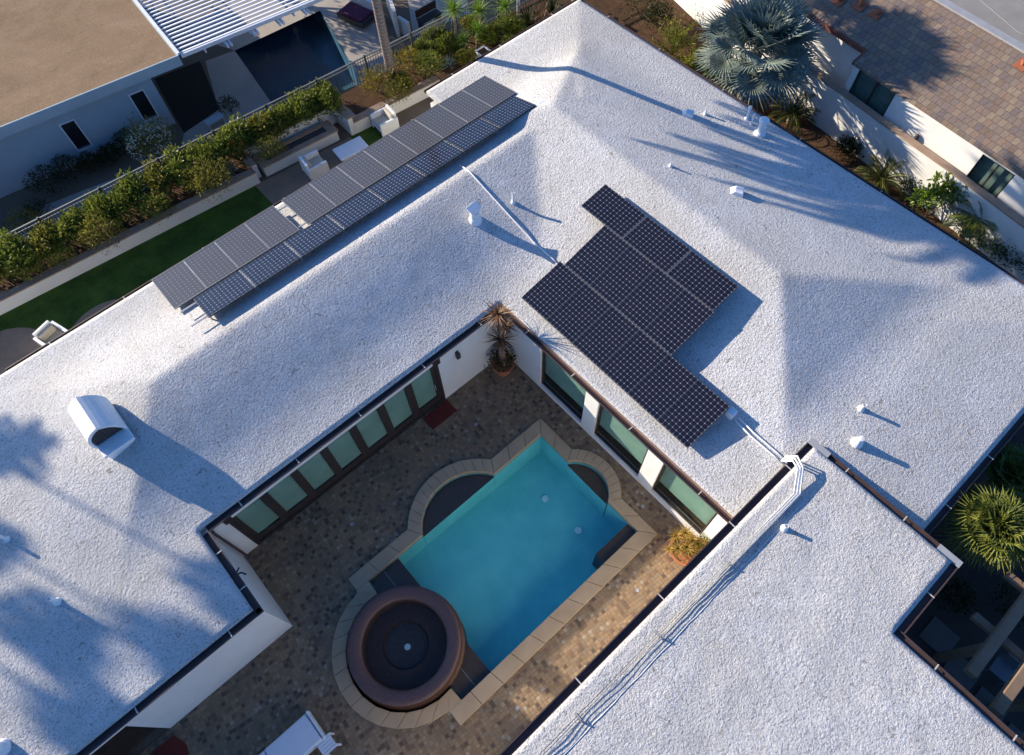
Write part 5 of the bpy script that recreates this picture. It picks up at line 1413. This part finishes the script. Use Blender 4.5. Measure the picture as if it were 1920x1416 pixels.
# ------------------------------------------------------------------ lower right: fan palm and pergola
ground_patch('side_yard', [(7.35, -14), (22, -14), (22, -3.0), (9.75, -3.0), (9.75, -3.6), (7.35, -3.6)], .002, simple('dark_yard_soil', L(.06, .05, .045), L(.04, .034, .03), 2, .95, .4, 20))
SS = 'square stepping stones in the dark side yard'
for i, (px, py, lab) in enumerate(((1760, 1195, 'dark square stepping stone nearest the inner gutter corner'), (1800, 1262, 'square stepping stone below the inner gutter corner one'), (1850, 1330, 'square stepping stone between the near pergola beams'), (1905, 1400, 'square stepping stone at the bottom right corner'))):
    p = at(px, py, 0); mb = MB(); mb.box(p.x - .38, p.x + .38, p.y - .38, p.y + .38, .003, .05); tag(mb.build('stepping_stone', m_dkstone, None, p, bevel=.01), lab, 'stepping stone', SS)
p = at(1868, 985, 2.6)
fan_palm('fan_palm', 'bushy sunlit fan palm beside the low roof corner at the right edge', (p.x, p.y, 0), 2.25, 46, .55, .82, m_fanlit, 95, .022, 20, 1.7, (1.5, -.25), .17, .32)
p = at(1905, 880, 1.9)
fan_palm('fan_palm', 'darker fan palm clump above the sunlit one at the right edge', (p.x, p.y, 0), 1.5, 22, .5, .6, m_frond, 96, .03, 24, 1.9, (1.3, -.2), .15, .2)
for i, (px, py, r, lab) in enumerate(((1895, 1130, .5, 'dark shrub under the pergola beam end'), (1790, 1120, .4, 'dark shrub below the projecting roof corner'))):
    ball(lab, px, py, r, m_dkleaf, 110 + i, 600, .12, .35, .3, 'shrub', 0, .8, 'dark shrubs of the side yard')
pgl = thing('timber_pergola', 'weathered timber pergola in the dark side yard at the lower right', 'pergola', (10.5, -6.2, 0))
for y in (-5.63, -6.42, -7.2):
    x0 = 8.42 if y > -6 else 8.16
    mb = MB(); mb.box(x0, 14.0, y - .12, y + .12, 2.28, 2.5); mb.build('beam', m_timber, pgl, bevel=.02)
for x in (9.75, 11.2):
    mb = MB(); mb.box(x - .10, x + .10, -7.8, -5.05, 2.12, 2.28); mb.build('cross_beam', m_timber, pgl, bevel=.02)
for x, y in ((9.3, -5.63), (13.4, -5.63), (9.3, -7.2), (13.4, -7.2)):
    mb = MB(); mb.box(x - .09, x + .09, y - .09, y + .09, 0, 2.28); mb.build('post', m_timber, pgl)
p = at(1885, 1255, .5); pc = thing('garden_chair', 'pale garden chair seen through the pergola beams', 'chair', (p.x, p.y, 0))
mb = MB(); mb.box(p.x - .25, p.x + .25, p.y - .25, p.y + .25, .38, .43); mb.build('seat', m_dkchair, pc)
mb = MB(); mb.box(p.x + .2, p.x + .25, p.y - .25, p.y + .25, .43, .85); mb.build('back', m_dkchair, pc)
for sx in (-.22, .22):
    for sy in (-.22, .22):
        mb = MB(); mb.box(p.x + sx - .02, p.x + sx + .02, p.y + sy - .02, p.y + sy + .02, 0, .38); mb.build('leg', m_dkchair, pc)


def added_shade_tree(label, x, y, z, h, r, seed):  # unseen trees added to shade the neighbour deck and patio
    b = Vector((x, y, z)); rg = random.Random(seed); tt = thing('added_shade_tree', label, 'tree', b, 'leafy shade trees added unseen beyond the top edge')
    mb = MB(); mb.tube([b, b + Vector((.05, .03, h * .35)), b + Vector((.0, .1, h * .6))], [.16, .12, .08], 9)
    cm = MB()
    for k in range(9):
        a = k * 2.4; q = b + Vector((math.cos(a) * r * .55, math.sin(a) * r * .55, h * (.62 + .1 * (k % 4))))
        mb.tube([b + Vector((0, .05, h * .4)), q], [.05, .02], 6)
        leafball(cm, rg, q, r * .55, r * .55, r * .45, 420, .2, .45, .3, .3, seed + k)
    mb.build('trunk', m_stem, tt); cm.build('crown', m_dkleaf, tt)
added_shade_tree('dark leafy shade tree added unseen beyond the top edge, nearest the louvred patio cover', 11.5, 35.6, ZN, 4.2, 1.9, 201)
added_shade_tree('dark leafy shade tree added unseen beyond the top edge, shading the deck by the dark pool', 13.6, 34.6, ZN, 4.4, 2.0, 202)
added_shade_tree('dark leafy shade tree added unseen beyond the top edge, shading the patio behind the yuccas', 16.6, 33.8, ZN, 4.4, 2.1, 203)
added_shade_tree('dark leafy shade tree added unseen beyond the top edge, behind the white garden wall', 19.6, 31.8, ZN, 4.4, 2.0, 204)
fan_palm('silver_fan_palm', 'second silver fan palm beyond the top edge, known by its spiky tiled-roof shadow', (20.0, 18.9, 0), 6.5, 32, 1.25, 1.25, m_silver, 120, .06, 28, 2.35, (1.2, -.45), .2, .1)
# ------------------------------------------------------------------ light
TAN = .335
sd = Vector((-.38, .925, TAN)).normalized()       # towards the sun
sun = bpy.data.lights.new('sun', 'SUN'); sun.energy = 5.0; sun.angle = math.radians(.5); sun.color = (1, .87, .70)
so_ = bpy.data.objects.new('sun', sun); COL.objects.link(so_)
so_.rotation_euler = sd.to_track_quat('Z', 'Y').to_euler()
wd = bpy.data.worlds.new('World'); sc.world = wd; wd.use_nodes = True
nt = wd.node_tree; bg = nt.nodes['Background']
sky = nt.nodes.new('ShaderNodeTexSky'); sky.sky_type = 'NISHITA'; sky.sun_disc = False
sky.ozone_density = 9.0; sky.sun_elevation = math.asin(sd.z); sky.sun_rotation = math.atan2(sd.x, sd.y)
nt.links.new(sky.outputs[0], bg.inputs[0]); bg.inputs[1].default_value = .115
sc.view_settings.view_transform = 'Standard'; sc.view_settings.look = 'None'
sc.view_settings.exposure = .97; sc.view_settings.gamma = 1
sc.cycles.max_bounces = 8; sc.cycles.transparent_max_bounces = 12
